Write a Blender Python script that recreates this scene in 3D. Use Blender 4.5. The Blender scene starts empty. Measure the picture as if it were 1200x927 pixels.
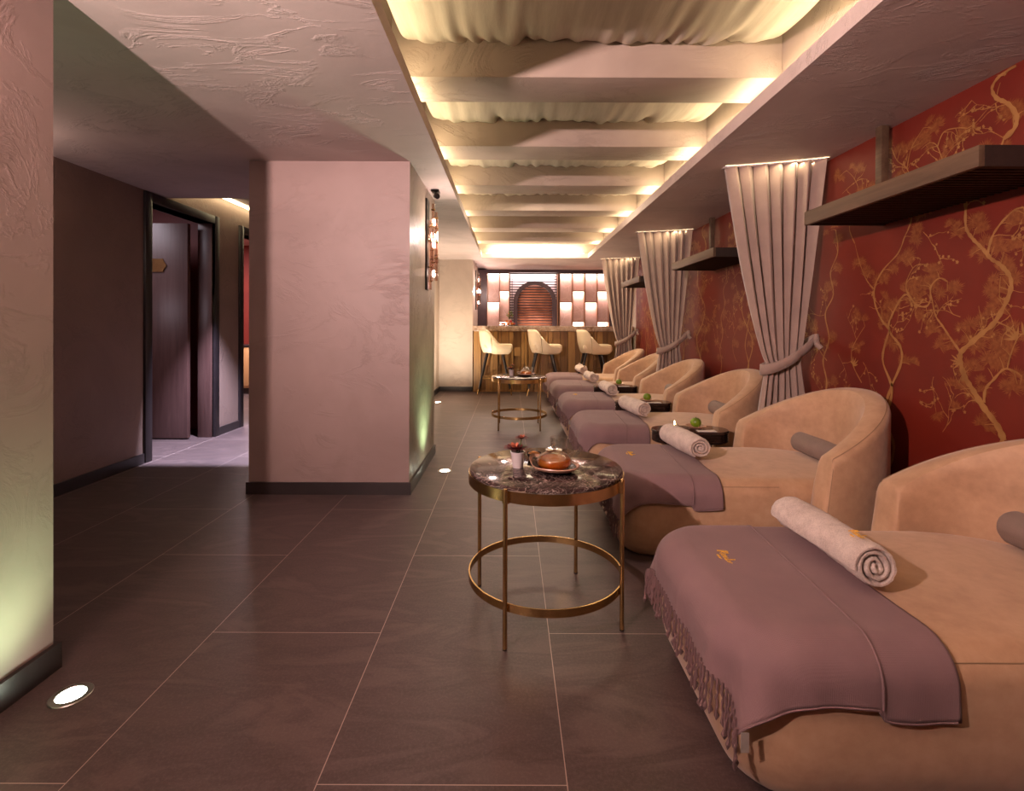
import bpy, bmesh, math, random
from mathutils import Vector, Matrix
PI = math.pi
C = bpy.context.scene.collection
rnd = random.Random(7)

# ------------------------------------------------------------------ helpers
class MB:
    """collects geometry for ONE mesh object"""
    def __init__(s): s.v = []; s.f = []; s.mi = []
    def add(s, vs, fs, mi=0):
        b = len(s.v); s.v += [tuple(v) for v in vs]
        s.f += [tuple(b + i for i in f) for f in fs]; s.mi += [mi] * len(fs); return s
    def box(s, x0, x1, y0, y1, z0, z1, mi=0, bev=0):
        if bev <= 0:
            vs = [(x, y, z) for z in (z0, z1) for y in (y0, y1) for x in (x0, x1)]
            return s.add(vs, [(0,2,3,1),(4,5,7,6),(0,1,5,4),(1,3,7,5),(3,2,6,7),(2,0,4,6)], mi)
        bm = bmesh.new(); bmesh.ops.create_cube(bm, size=1)
        for v in bm.verts: v.co = Vector(((x0+x1)/2+v.co.x*(x1-x0), (y0+y1)/2+v.co.y*(y1-y0), (z0+z1)/2+v.co.z*(z1-z0)))
        bmesh.ops.bevel(bm, geom=bm.edges[:], offset=bev, segments=2, affect='EDGES', profile=.5)
        return s.frombm(bm, mi)
    def frombm(s, bm, mi=0):
        bm.verts.index_update()
        s.add([v.co[:] for v in bm.verts], [[v.index for v in f.verts] for f in bm.faces], mi); bm.free(); return s
    def lathe(s, prof, n=32, c=(0,0,0), mi=0, sx=1, sy=1):
        vs = []; fs = []; m = len(prof)
        for k in range(n):
            a = 2*PI*k/n
            for r, z in prof: vs.append((c[0]+r*math.cos(a)*sx, c[1]+r*math.sin(a)*sy, c[2]+z))
        for k in range(n):
            k2 = (k+1) % n
            for i in range(m-1):
                q = [k*m+i, k2*m+i, k2*m+i+1, k*m+i+1]
                fs.append(q)
        return s.add(vs, fs, mi)
    def cyl(s, x, y, z0, z1, r, n=20, mi=0, r1=None):
        r1 = r if r1 is None else r1
        return s.lathe([(1e-4, z0), (r, z0), (r1, z1), (1e-4, z1)], n, (x, y, 0), mi)
    def tube(s, pts, r, n=8, mi=0, closed=False):
        pts = [Vector(p) for p in pts]; m = len(pts); rr = r if isinstance(r, (list, tuple)) else [r]*m
        up = None; rings = []
        for i, p in enumerate(pts):
            a = pts[(i-1) % m] if (closed or i > 0) else p; b = pts[(i+1) % m] if (closed or i < m-1) else p
            t = (b-a).normalized() if (b-a).length > 1e-9 else Vector((0,0,1))
            if up is None: up = Vector((0,0,1)) if abs(t.z) < .9 else Vector((1,0,0))
            u = (up - t*up.dot(t))
            if u.length < 1e-6: u = t.orthogonal()
            u.normalize(); w = t.cross(u); up = u
            rings.append([p+(u*math.cos(2*PI*k/n)+w*math.sin(2*PI*k/n))*rr[i] for k in range(n)])
        vs = [v for g in rings for v in g]; fs = []
        for i in range(m if closed else m-1):
            j = (i+1) % m
            for k in range(n): fs.append((i*n+k, i*n+(k+1) % n, j*n+(k+1) % n, j*n+k))
        if not closed: fs.append(tuple(range(n))[::-1]); fs.append(tuple((m-1)*n+k for k in range(n)))
        return s.add(vs, fs, mi)
    def grid(s, P, nu, nv, mi=0, closeu=False):
        vs = [P(i, j) for i in range(nu) for j in range(nv)]; fs = []
        for i in range(nu if closeu else nu-1):
            for j in range(nv-1):
                i2 = (i+1) % nu; fs.append((i*nv+j, i2*nv+j, i2*nv+j+1, i*nv+j+1))
        return s.add(vs, fs, mi)
    def build(s, name, mats, parent=None, smooth=True, fix=True, loc=None):
        me = bpy.data.meshes.new(name); me.from_pydata(s.v, [], s.f)
        for m in (mats if isinstance(mats, (list, tuple)) else [mats]): me.materials.append(m)
        me.polygons.foreach_set('material_index', s.mi)
        if fix:
            bm = bmesh.new(); bm.from_mesh(me); bmesh.ops.remove_doubles(bm, verts=bm.verts, dist=2e-5)
            bmesh.ops.recalc_face_normals(bm, faces=bm.faces); bm.to_mesh(me); bm.free()
        if smooth:
            me.polygons.foreach_set('use_smooth', [True]*len(me.polygons))
            if hasattr(me, 'set_sharp_from_angle'): me.set_sharp_from_angle(angle=math.radians(38))
        me.update()
        o = bpy.data.objects.new(name, me); C.objects.link(o); o.parent = parent
        if loc: o.location = loc
        return o

def thing(name, label, cat, loc=(0,0,0), rz=0, group=None):
    o = bpy.data.objects.new(name, None); C.objects.link(o); o.empty_display_size = .05
    o.location = loc; o.rotation_euler = (0, 0, rz); return tag(o, label, cat, group)
def tag(o, label, cat, group=None):
    o['label'] = label; o['category'] = cat
    if group: o['group'] = group
    return o
def struct(o, label, cat):
    o['kind'] = 'structure'; o['label'] = label; o['category'] = cat; return o
def copy_tree(o, parent=None):
    c = o.copy(); C.objects.link(c); c.parent = parent
    for ch in list(o.children): copy_tree(ch, c)
    return c
def solidify(o, t, off=1):
    m = o.modifiers.new('thickness', 'SOLIDIFY'); m.thickness = t; m.offset = off; return o

# ------------------------------------------------------------------ materials
class NT:
    def __init__(s, name):
        s.m = bpy.data.materials.new(name); s.m.use_nodes = True; s.t = s.m.node_tree; s.n = s.t.nodes
        s.b = s.n['Principled BSDF']; s.L = s.t.links
    def node(s, k, **kw):
        n = s.n.new(k)
        for a, v in kw.items():
            if a.startswith('i_'):
                key = a[2:].replace('_', ' ')
                n.inputs[key].default_value = v
            else: setattr(n, a, v)
        return n
    def link(s, a, b): s.L.new(a, b)
    def math(s, op, a, b=None, c=None):
        n = s.n.new('ShaderNodeMath'); n.operation = op
        for i, x in enumerate((a, b, c)):
            if x is None: continue
            if isinstance(x, (int, float)): n.inputs[i].default_value = x
            else: s.link(x, n.inputs[i])
        return n.outputs[0]
    def ramp(s, fac, stops):
        n = s.n.new('ShaderNodeValToRGB'); e = n.color_ramp.elements
        while len(e) < len(stops): e.new(.5)
        for i, (p, c) in enumerate(stops): e[i].position = p; e[i].color = (*c, 1) if len(c) == 3 else c
        s.link(fac, n.inputs[0]); return n.outputs[0]
    def mix(s, fac, a, b):
        n = s.n.new('ShaderNodeMix'); n.data_type = 'RGBA'
        for i, x in ((0, fac), (6, a), (7, b)):
            if isinstance(x, (int, float)): n.inputs[i].default_value = x
            elif isinstance(x, tuple): n.inputs[i].default_value = (*x, 1)
            else: s.link(x, n.inputs[i])
        return n.outputs[2]
    def coord(s, scale=(1,1,1), rot=(0,0,0), loc=(0,0,0), kind='Object'):
        tc = s.node('ShaderNodeTexCoord'); mp = s.node('ShaderNodeMapping')
        mp.inputs['Scale'].default_value = scale; mp.inputs['Rotation'].default_value = rot; mp.inputs['Location'].default_value = loc
        s.link(tc.outputs[kind], mp.inputs[0]); return mp.outputs[0]
    def noise(s, vec, scale, detail=4, rough=.5, dist=0):
        n = s.node('ShaderNodeTexNoise'); n.inputs['Scale'].default_value = scale; n.inputs['Detail'].default_value = detail
        n.inputs['Roughness'].default_value = rough; n.inputs['Distortion'].default_value = dist
        s.link(vec, n.inputs['Vector']); return n.outputs['Fac']
    def bump(s, h, strength=.3, dist=.01, prev=None):
        n = s.node('ShaderNodeBump'); n.inputs['Strength'].default_value = strength; n.inputs['Distance'].default_value = dist
        s.link(h, n.inputs['Height'])
        if prev: s.link(prev, n.inputs['Normal'])
        return n.outputs[0]
    def out(s, col=None, rough=None, metal=None, normal=None, **kw):
        for k, v in (('Base Color', col), ('Roughness', rough), ('Metallic', metal), ('Normal', normal)):
            if v is None: continue
            if isinstance(v, (int, float)): s.b.inputs[k].default_value = v
            elif isinstance(v, tuple): s.b.inputs[k].default_value = (*v, 1)
            else: s.link(v, s.b.inputs[k])
        for k, v in kw.items():
            s.b.inputs[k.replace('_', ' ')].default_value = v
        return s.m

def simple(name, col, rough=.5, metal=0, var=.12, vs=12, bump=0, bs=200, bd=.002, **kw):
    t = NT(name); v = t.coord(); n = t.noise(v, vs, 4)
    lo = tuple(c*(1-var) for c in col); hi = tuple(min(1, c*(1+var)) for c in col)
    c = t.ramp(n, [(.3, lo), (.7, hi)])
    nm = t.bump(t.noise(v, bs, 3), bump, bd) if bump else None
    return t.out(c, rough, metal, nm, **kw)
def emit(name, col, st):
    t = NT(name); v = t.coord(); n = t.noise(v, 5, 1)
    t.out((.8,.8,.8), .5); t.b.inputs['Emission Strength'].default_value = st
    t.link(t.ramp(n, [(0, tuple(c*.96 for c in col)), (1, col)]), t.b.inputs['Emission Color']); return t.m

def plaster(name, col, col2, rough=.55, amp=.35):
    t = NT(name); v = t.coord()
    big = t.noise(v, 1.3, 5, .55, 1.2)
    c = t.ramp(big, [(.3, col2), (.6, col)])
    # trowel-drag streaks, only in patches
    vs = t.coord((.8, 1.9, 1.5), (0, .2, .35))
    w = t.node('ShaderNodeTexNoise'); w.noise_dimensions = '3D'; w.inputs['Scale'].default_value = 2.2; w.inputs['Detail'].default_value = 8
    w.inputs['Roughness'].default_value = .62; w.inputs['Distortion'].default_value = 1.6; t.link(vs, w.inputs['Vector'])
    ridge = t.math('ABSOLUTE', t.math('SUBTRACT', w.outputs['Fac'], .5))
    ridge = t.math('SUBTRACT', 1, t.math('MINIMUM', t.math('MULTIPLY', ridge, 22), 1))
    fine = t.math('MULTIPLY', t.noise(v, 95, 4, .75), 1.4)
    mask = t.math('MULTIPLY', ridge, t.math('MAXIMUM', t.math('SUBTRACT', t.math('MULTIPLY', t.noise(v, 2.3, 2), 4), 1.75), 0))
    h = t.math('ADD', t.math('MULTIPLY', mask, t.math('ADD', .3, fine)), t.math('MULTIPLY', t.noise(v, 9, 5, .6), .25))
    c = t.mix(t.math('MULTIPLY', t.math('MINIMUM', mask, 1), .28), c, tuple(x*.55 for x in col2))
    return t.out(c, rough, 0, t.bump(h, amp*1.6, .009))

M = {}
M['ceil'] = plaster('ceiling plaster', (.60,.505,.48), (.50,.415,.395), .6, .27)
M['wall'] = plaster('wall plaster', (.345,.245,.228), (.295,.207,.192), .5, .13)
M['wall_pale'] = plaster('pale wall plaster', (.50,.41,.35), (.42,.34,.29), .5, .13)
M['wall_l'] = plaster('left wall plaster', (.28,.19,.155), (.23,.155,.13), .55, .2)
M['beam'] = plaster('beam plaster', (.37,.295,.25), (.30,.235,.20), .6, .25)
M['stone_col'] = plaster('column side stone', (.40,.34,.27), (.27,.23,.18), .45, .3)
M['base'] = simple('skirting', (.030,.022,.022), .35)
M['frame'] = simple('door frame', (.022,.016,.018), .35)
M['brass'] = simple('brushed brass', (.60,.39,.16), .27, 1, .1, 30)
M['brass_y'] = simple('yellow brass', (.72,.50,.12), .24, 1, .1, 30)
M['suede'] = None

t = NT('suede leather'); v = t.coord()
n1 = t.noise(v, 4.5, 6, .6, .4); n2 = t.noise(v, 22, 5, .65)
c = t.ramp(t.math('ADD', t.math('MULTIPLY', n1, .65), t.math('MULTIPLY', n2, .35)), [(.33, (.40,.235,.135)), (.52, (.52,.32,.19)), (.70, (.60,.39,.25))])
M['suede'] = t.out(c, .62, 0, t.bump(t.noise(v, 160, 3), .12, .002), Sheen_Weight=.25)
M['seam'] = simple('seam thread', (.30,.19,.11), .7)

def fabric(name, c1, c2, rough=.85, ws=420, sheen=.08, amp=.25):
    t = NT(name); v = t.coord((1, 1, 1))
    w1 = t.node('ShaderNodeTexWave'); w1.inputs['Scale'].default_value = ws/4; w1.bands_direction = 'X'; t.link(v, w1.inputs[0])
    w2 = t.node('ShaderNodeTexWave'); w2.inputs['Scale'].default_value = ws/4; w2.bands_direction = 'Y'; t.link(v, w2.inputs[0])
    n = t.noise(v, 7, 5, .6)
    c = t.ramp(n, [(.3, c1), (.7, c2)])
    return t.out(c, rough, 0, t.bump(t.math('ADD', t.noise(v, 300, 2), t.math('MULTIPLY', w1.outputs['Fac'], w2.outputs['Fac'])), amp, .0015), Sheen_Weight=sheen)
M['blanket'] = fabric('mauve blanket', (.190,.112,.118), (.222,.133,.138))
M['tassel'] = fabric('blanket tassels', (.13,.070,.07), (.18,.10,.10))
M['curtain'] = fabric('curtain cloth', (.30,.21,.18), (.36,.26,.22), .75, 300, .4, .15)
M['bolster'] = fabric('bolster fabric', (.20,.14,.12), (.25,.18,.155), .7)
t = NT('terry towel'); v = t.coord()
n = t.noise(v, 260, 4, .8); n2 = t.noise(v, 30, 4, .6)
M['towel'] = t.out(t.ramp(t.math('ADD', t.math('MULTIPLY', n, .6), t.math('MULTIPLY', n2, .4)), [(.36, (.46,.33,.28)), (.60, (.80,.65,.57))]), .95, 0, t.bump(n, .9, .006), Sheen_Weight=.4)
M['gold_thread'] = simple('gold thread', (.75,.42,.06), .5, .1, .3, 200)
M['label'] = simple('woven tag', (.35,.31,.28), .8)

# ceiling drapes: thin translucent linen
t = NT('ceiling linen'); v = t.coord((1, 1, 1))
c = t.ramp(t.noise(t.coord((14, 1.2, 1)), 2, 5, .7), [(.3, (.64,.56,.47)), (.7, (.78,.70,.60))])
t.out(c, .9, 0, t.bump(t.noise(t.coord((60, 10, 10)), 3, 5, .7), .3, .004))
tr = t.node('ShaderNodeBsdfTranslucent'); t.link(c, tr.inputs[0])
mx = t.node('ShaderNodeMixShader'); mx.inputs[0].default_value = .35
t.link(t.b.outputs[0], mx.inputs[1]); t.link(tr.outputs[0], mx.inputs[2]); t.link(mx.outputs[0], t.n['Material Output'].inputs[0])
M['linen'] = t.m

# floor: 60 x 120 tiles, staggered, thin grout
TX0, TW, TL = -1.0618, .60, 1.205
t = NT('floor tiles'); tc = t.node('ShaderNodeTexCoord'); sp = t.node('ShaderNodeSeparateXYZ'); t.link(tc.outputs['Object'], sp.inputs[0])
X, Y = sp.outputs[0], sp.outputs[1]
u = t.math('DIVIDE', t.math('SUBTRACT', X, TX0), TW); col = t.math('FLOOR', u); fu = t.math('SUBTRACT', u, col)
par = t.math('ABSOLUTE', t.math('MODULO', col, 2.0))
w = t.math('DIVIDE', t.math('SUBTRACT', t.math('ADD', Y, t.math('MULTIPLY', par, .5975)), 1.8052), TL)
row = t.math('FLOOR', w); fw = t.math('SUBTRACT', w, row)
def edge(f, size): return t.math('MULTIPLY', t.math('MINIMUM', f, t.math('SUBTRACT', 1, f)), size)
g = t.math('LESS_THAN', t.math('MINIMUM', edge(fu, TW), edge(fw, TL)), .0013)
cb = t.node('ShaderNodeCombineXYZ'); t.link(t.math('ADD', X, t.math('MULTIPLY', col, 7.3)), cb.inputs[0]); t.link(t.math('ADD', Y, t.math('MULTIPLY', row, 3.7)), cb.inputs[1]); t.link(t.math('ADD', col, row), cb.inputs[2])
wn = t.node('ShaderNodeTexWhiteNoise'); cc = t.node('ShaderNodeCombineXYZ'); t.link(col, cc.inputs[0]); t.link(row, cc.inputs[1]); t.link(cc.outputs[0], wn.inputs['Vector'])
mp = t.node('ShaderNodeMapping'); mp.inputs['Scale'].default_value = (.75, 2.3, 1); mp.inputs['Rotation'].default_value = (0, 0, .45); t.link(cb.outputs[0], mp.inputs[0])
v1 = t.noise(mp.outputs[0], 2.2, 7, .62, 1.6); v2 = t.noise(cb.outputs[0], 110, 3, .8)
veins = t.math('MULTIPLY', t.math('ABSOLUTE', t.math('SUBTRACT', v1, .5)), 9)
basec = t.ramp(v1, [(.25, (.060,.037,.035)), (.5, (.092,.060,.056)), (.8, (.108,.072,.067))])
dark = t.math('MULTIPLY', t.math('SUBTRACT', 1, t.math('MINIMUM', veins, 1)), .75)
basec = t.mix(dark, basec, (.042,.027,.026))
basec = t.mix(t.math('MULTIPLY', wn.outputs['Value'], .22), basec, (.05,.034,.032))
basec = t.mix(t.math('MAXIMUM', t.math('MULTIPLY', t.math('SUBTRACT', v2, .45), 1.6), 0), basec, (.165,.118,.112))
fc = t.mix(g, basec, (.42,.32,.29))
M['floor'] = t.out(fc, t.math('ADD', .36, t.math('MULTIPLY', v2, .16)), 0, t.bump(t.math('ADD', t.math('MULTIPLY', v2, .5), t.math('MULTIPLY', g, -1.2)), .25, .0025))

# emperador-like marble for the round tables
def marble(name, dark, mid, vein, sc=9, rough=.08):
    t = NT(name); v = t.coord()
    d = t.noise(v, sc*.6, 5, .6)
    vv = t.node('ShaderNodeVectorMath'); vv.operation = 'ADD'
    cm = t.node('ShaderNodeCombineXYZ'); t.link(t.math('MULTIPLY', d, .28), cm.inputs[0]); t.link(t.math('MULTIPLY', t.noise(v, sc*.9, 4), .28), cm.inputs[1])
    t.link(v, vv.inputs[0]); t.link(cm.outputs[0], vv.inputs[1])
    def cracks(s, wd):
        vo = t.node('ShaderNodeTexVoronoi'); vo.feature = 'DISTANCE_TO_EDGE'; vo.inputs['Scale'].default_value = s; t.link(vv.outputs[0], vo.inputs['Vector'])
        return t.math('SUBTRACT', 1, t.math('MINIMUM', t.math('DIVIDE', vo.outputs[0], wd), 1))
    k = t.math('MAXIMUM', t.math('MULTIPLY', cracks(sc, .028), .9), t.math('MULTIPLY', cracks(sc*2.3, .03), .5))
    k = t.math('MULTIPLY', k, t.math('MINIMUM', t.math('MULTIPLY', t.noise(v, sc*.5, 4), 1.7), 1))
    c = t.ramp(t.noise(v, sc*1.4, 6, .7), [(.35, dark), (.7, mid)])
    return t.out(t.mix(k, c, vein), rough, 0)
M['marble'] = marble('dark brown marble', (.020,.010,.010), (.060,.034,.031), (.42,.34,.31), 15, .10)
M['counter'] = marble('counter marble', (.20,.12,.08), (.50,.37,.29), (.60,.50,.42), 6, .2)

def wood(name, c1, c2, axis='Z', sc=9, rough=.4, st=14):
    t = NT(name); s = {'Z': (1, 1, 1/st), 'Y': (1, 1/st, 1), 'X': (1/st, 1, 1)}[axis]
    v = t.coord(s); n = t.noise(v, sc*4, 6, .65, .6); m = t.noise(v, sc, 2)
    c = t.ramp(t.math('ADD', t.math('MULTIPLY', n, .6), t.math('MULTIPLY', m, .4)), [(.35, c1), (.65, c2)])
    return t.out(c, rough, 0, t.bump(n, .15, .002))
M['wood_gold'] = wood('honey oak', (.20,.095,.028), (.36,.19,.060), 'Z', 7)
M['wood_gold2'] = wood('darker honey oak', (.12,.052,.016), (.24,.12,.036), 'Z', 7)
M['wood_dark'] = wood('dark shelf wood', (.070,.040,.023), (.130,.080,.048), 'Y', 10, .5)
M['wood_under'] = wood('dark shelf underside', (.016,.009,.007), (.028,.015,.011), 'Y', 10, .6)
M['wood_door'] = wood('walnut door', (.095,.046,.040), (.15,.078,.068), 'Z', 8, .36)
M['wood_cab'] = wood('copper wood frame', (.26,.11,.06), (.38,.18,.10), 'Z', 7, .35)
M['wood_cabl'] = wood('light cabinet wood', (.40,.20,.08), (.52,.29,.13), 'Z', 7, .4)
M['lattice'] = simple('plum lattice wood', (.055,.028,.034), .4)
M['onyx'] = marble('pink stone panel', (.50,.33,.28), (.60,.42,.37), (.64,.47,.42), 3, .3)
M['panel_glow'] = simple('pale screen backing', (.75,.68,.68), .6)
M['arch_fill'] = simple('amber slatted panel', (.55,.20,.11), .4, 0, .35, 5)
M['black'] = simple('black lacquer', (.012,.010,.011), .3)
M['tray'] = simple('espresso lacquer', (.028,.014,.012), .12)
M['cream'] = simple('cream leather', (.64,.51,.35), .45, 0, .06, 10, .1, 200)
M['white'] = simple('white ceramic', (.74,.66,.66), .2)
M['card'] = simple('white card', (.72,.66,.62), .6)
M['lime'] = simple('lime peel', (.14,.24,.012), .28, 0, .35, 25, .2, 300)
M['dish'] = simple('dark glazed dish', (.030,.022,.020), .2)
M['dish_rim'] = simple('tan glazed rim', (.45,.25,.17), .3)
M['sugar'] = simple('brown sugar', (.42,.17,.035), .8, 0, .5, 200, .8, 300)
M['petal'] = simple('dark red petals', (.13,.006,.012), .5, 0, .5, 60)
M['petal_c'] = simple('pink petal hearts', (.55,.16,.09), .5, 0, .4, 60)
M['leaf'] = simple('green leaves', (.055,.085,.018), .5, 0, .4, 60)
M['orange'] = simple('orange fruit', (.75,.22,.02), .4, 0, .3, 30)
M['redfruit'] = simple('red fruit', (.50,.03,.03), .4, 0, .3, 30)
M['led'] = emit('warm led strip', (1,.80,.46), 12)
M['led_w'] = emit('bright led strip', (1,.84,.72), 7)
M['bulb'] = emit('sconce bulb', (1,.83,.70), 14)
M['uplens'] = emit('uplight lens', (.93,1,.80), 40)
M['flame'] = emit('candle flame', (1,.55,.18), 60)
M['steel'] = simple('steel ring', (.5,.48,.45), .3, 1)
def glass(name, col=(1,1,1), rough=0, ior=1.45):
    # thin-walled glass: tinted clear layer with a fresnel mirror coat
    t = NT(name); n = t.noise(t.coord(), 3, 1)
    tp = t.node('ShaderNodeBsdfTransparent'); tp.inputs[0].default_value = (*col, 1)
    gl = t.node('ShaderNodeBsdfGlossy'); gl.inputs['Roughness'].default_value = .03+rough
    fr = t.node('ShaderNodeLayerWeight'); fr.inputs[0].default_value = .5; mx = t.node('ShaderNodeMixShader')
    t.link(t.math('ADD', t.math('MULTIPLY', t.math('POWER', fr.outputs['Facing'], 2.0), .8), t.math('MULTIPLY', n, .16)), mx.inputs[0]); t.link(tp.outputs[0], mx.inputs[1]); t.link(gl.outputs[0], mx.inputs[2])
    t.link(mx.outputs[0], t.n['Material Output'].inputs[0]); return t.m
M['glass'] = glass('clear glass', (.97,.97,.96))
t = NT('amber tea'); tr = t.node('ShaderNodeBsdfTranslucent'); tr.inputs[0].default_value = (1,.42,.04,1)
c = t.ramp(t.noise(t.coord(), 30, 3), [(.35, (.85,.22,.01)), (.65, (1,.42,.04))]); t.out(c, .08, 0)
tp = t.node('ShaderNodeBsdfTransparent'); tp.inputs[0].default_value = (1,.5,.1,1)
m1 = t.node('ShaderNodeMixShader'); m1.inputs[0].default_value = .5; t.link(t.b.outputs[0], m1.inputs[1]); t.link(tr.outputs[0], m1.inputs[2])
m2 = t.node('ShaderNodeMixShader'); m2.inputs[0].default_value = .5; t.link(m1.outputs[0], m2.inputs[1]); t.link(tp.outputs[0], m2.inputs[2])
t.link(m2.outputs[0], t.n['Material Output'].inputs[0]); M['tea'] = t.m
M['crystal'] = glass('pink crystal rods', (.93,.80,.75), .1)
# wallpaper
t = NT('red wallpaper'); v = t.coord(); n = t.noise(v, 3, 4); 
M['paper'] = t.out(t.ramp(n, [(.3, (.125,.0075,.003)), (.7, (.165,.013,.004))]), .58, 0, t.bump(t.noise(v, 400, 2), .08, .001))
t = NT('gold print'); v = t.coord(); n = t.noise(v, 14, 4)
M['gold'] = t.out(t.ramp(n, [(.3, (.27,.12,.036)), (.7, (.40,.20,.065))]), .5, .15)
t = NT('soft gold print'); v = t.coord(); n = t.noise(v, 60, 4)
M['gold2'] = t.out(t.ramp(n, [(.35, (.19,.045,.012)), (.7, (.28,.095,.028))]), .5, .15)

# ------------------------------------------------------------------ constants
ZC = 2.157; XR = 2.02; XL = -2.90; YB = -2.0
H = 1.1

# ------------------------------------------------------------------ setting
m = MB(); m.box(-5.6, 2.3, YB-.2, 10.2, -.06, 0); struct(m.build('floor', M['floor'], smooth=False), 'dark brown stone tiles laid staggered with thin pale grout', 'floor')

m = MB(); T = .07
m.box(-3.05, -.46, YB-.1, 4.27, ZC, ZC+T)
m.box(-.46, 1.20, YB-.1, -1.2, ZC, ZC+T)
m.box(1.20, 2.3, YB-.1, 10.0, ZC, ZC+T)
m.box(-.46, 1.20, 7.95, 10.0, ZC, ZC+T)
m.box(-.475, -.46, 4.27, 7.95, ZC, ZC+T)
m.box(-1.3, -.475, 4.27, 7.95, 2.185, ZC+T)
m.box(-1.3, -.475, 7.95, 10.0, 2.185, ZC+T)
m.box(-.475, -.46, 7.95, 10.0, ZC, ZC+T)
m.box(-3.05, -1.3, 4.27, 8.7, 2.36, 2.40)
m.box(-3.05, -1.3, 4.25, 4.27, ZC, 2.36)
struct(m.build('ceiling', M['ceil'], smooth=False), 'mauve-grey trowelled plaster ceiling with long lit recess', 'ceiling')
# recess above the lounge: side walls and lid
m = MB()
m.box(-.66, -.60, -1.3, 8.10, ZC+T, 2.66); m.box(1.34, 1.40, -1.3, 8.10, ZC+T, 2.66)
m.box(-.66, 1.40, 8.10, 8.16, ZC+T, 2.66); m.box(-.66, 1.40, -1.36, -1.3, ZC+T, 2.66); m.box(-.66, 1.40, -1.36, 8.16, 2.66, 2.70)
struct(m.build('trim_1', M['beam'], smooth=False), 'plastered inner walls of the lit ceiling recess', 'ceiling recess')

BY = [2.52 + .975*k for k in range(-3, 6)]
ordw = ['fourth','third','second','first']
for i, y in enumerate(BY):
    o = MB().box(-.60, 1.34, y, y+.285, 2.33, 2.66, bev=.004).build('ceiling_beam', M['beam'])
    if i < 3: lab = 'plaster beam across the ceiling recess, overhead and behind the viewer'
    else: lab = ['plaster beam across the lit ceiling recess, the one nearest the viewer','second plaster beam of the ceiling recess, counted from the viewer','third plaster beam of the ceiling recess, counted from the viewer','fourth plaster beam of the ceiling recess, counted from the viewer','fifth plaster beam of the ceiling recess, second from the bar end','farthest plaster beam of the ceiling recess, beside the bright bar end'][i-3]
    tag(o, lab, 'beam', 'beams across the ceiling recess')
# linen drapes between the beams
def drape_mesh(seed, L, x0=-.53, x1=1.29):
    r = random.Random(seed); ph = [r.uniform(0, 6.28) for _ in range(14)]; m = MB(); nu, nv = 150, 26
    def P(i, j):
        u = i/(nu-1); v = j/(nv-1)
        x = x0 + (x1-x0)*u; y = L*v
        R = .11; du = min(u, 1-u)*(x1-x0)
        # rounded corners in plan, edges curling upwards
        ins = 0
        e = min(y, L-y)
        if e < R: ins = R - math.sqrt(max(0, R*R-(R-e)**2))
        xs = x0 + ins*.45 + (x1-x0-.9*ins)*u
        z = -.045*math.sin(PI*v)**.6
        z += .008*max(0, 1-du/.05)**2
        edge = abs(2*v-1)**2
        for k in range(14):
            f = 7+k*6.1
            z += (.0042/(1+k*.06))*math.sin(f*x+ph[k]+1.3*math.sin(3*v+ph[-k]))*(.35+.9*edge)
        return (xs, y, z)
    m.grid(P, nu, nv); return m
gaps = []
for i in range(len(BY)-1): gaps.append((BY[i]+.29, BY[i+1]-.005))
gaps.append((BY[-1]+.29, 8.09)); 
names = {2:'linen drape slung in the ceiling recess right at the top of the view',3:'linen drape slung between the first and second ceiling beams',4:'linen drape slung between the second and third ceiling beams',5:'linen drape slung between the third and fourth ceiling beams',6:'linen drape slung between the fourth and fifth ceiling beams',7:'linen drape slung between the last two ceiling beams',8:'narrow linen drape beyond the farthest ceiling beam'}
for i, (a, b) in enumerate(gaps):
    o = drape_mesh(i, b-a).build('ceiling_drape', M['linen'], loc=(0, a, 2.505))
    tag(o, names.get(i, 'linen drape slung in the ceiling recess behind the viewer'), 'fabric panel', 'linen drapes between the ceiling beams')
# LED strips on the recess ledges
for x, lab in ((-.545, 'warm strip light hidden on the left ledge of the ceiling recess'), (1.275, 'warm strip light hidden on the right ledge of the ceiling recess')):
    tag(MB().box(x-.008, x+.008, -1.15, 7.9, ZC+T+.012, ZC+T+.02).build('led_strip', M['led'], smooth=False), lab, 'strip light', 'strip lights of the ceiling recess')
tag(MB().box(-.4, 1.14, 8.0, 8.016, ZC+T+.002, ZC+T+.012).build('led_strip', M['led'], smooth=False), 'warm strip light hidden on the bar-end ledge of the ceiling recess', 'strip light', 'strip lights of the ceiling recess')

# walls -------------------------------------------------------------
m = MB(); m.box(-1.95, -1.45, YB, 1.605, 0, ZC, bev=0)
struct(m.build('wall_near_left', M['wall'], smooth=False), 'pinkish plaster wall end at the left edge, greenish from an uplight', 'wall')
struct(MB().box(-1.95, -1.435, YB, 1.62, 0, .082).build('baseboard_near_left', M['base'], smooth=False), 'dark skirting under the wall at the left edge', 'baseboard')
m = MB(); x0, x1, y0, y1 = -1.70, -.66, 3.285, 4.345
m.box(x0, x1, y0, y1, 0, ZC+.05, 0)
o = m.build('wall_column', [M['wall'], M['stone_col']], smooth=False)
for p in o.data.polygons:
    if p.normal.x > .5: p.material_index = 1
struct(o, 'thick square plaster column in the middle of the room', 'column')
struct(MB().box(x0-.012, x1+.014, y0-.014, y1+.012, 0, .078).build('baseboard_column', M['base'], smooth=False), 'dark skirting round the plaster column', 'baseboard')
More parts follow.
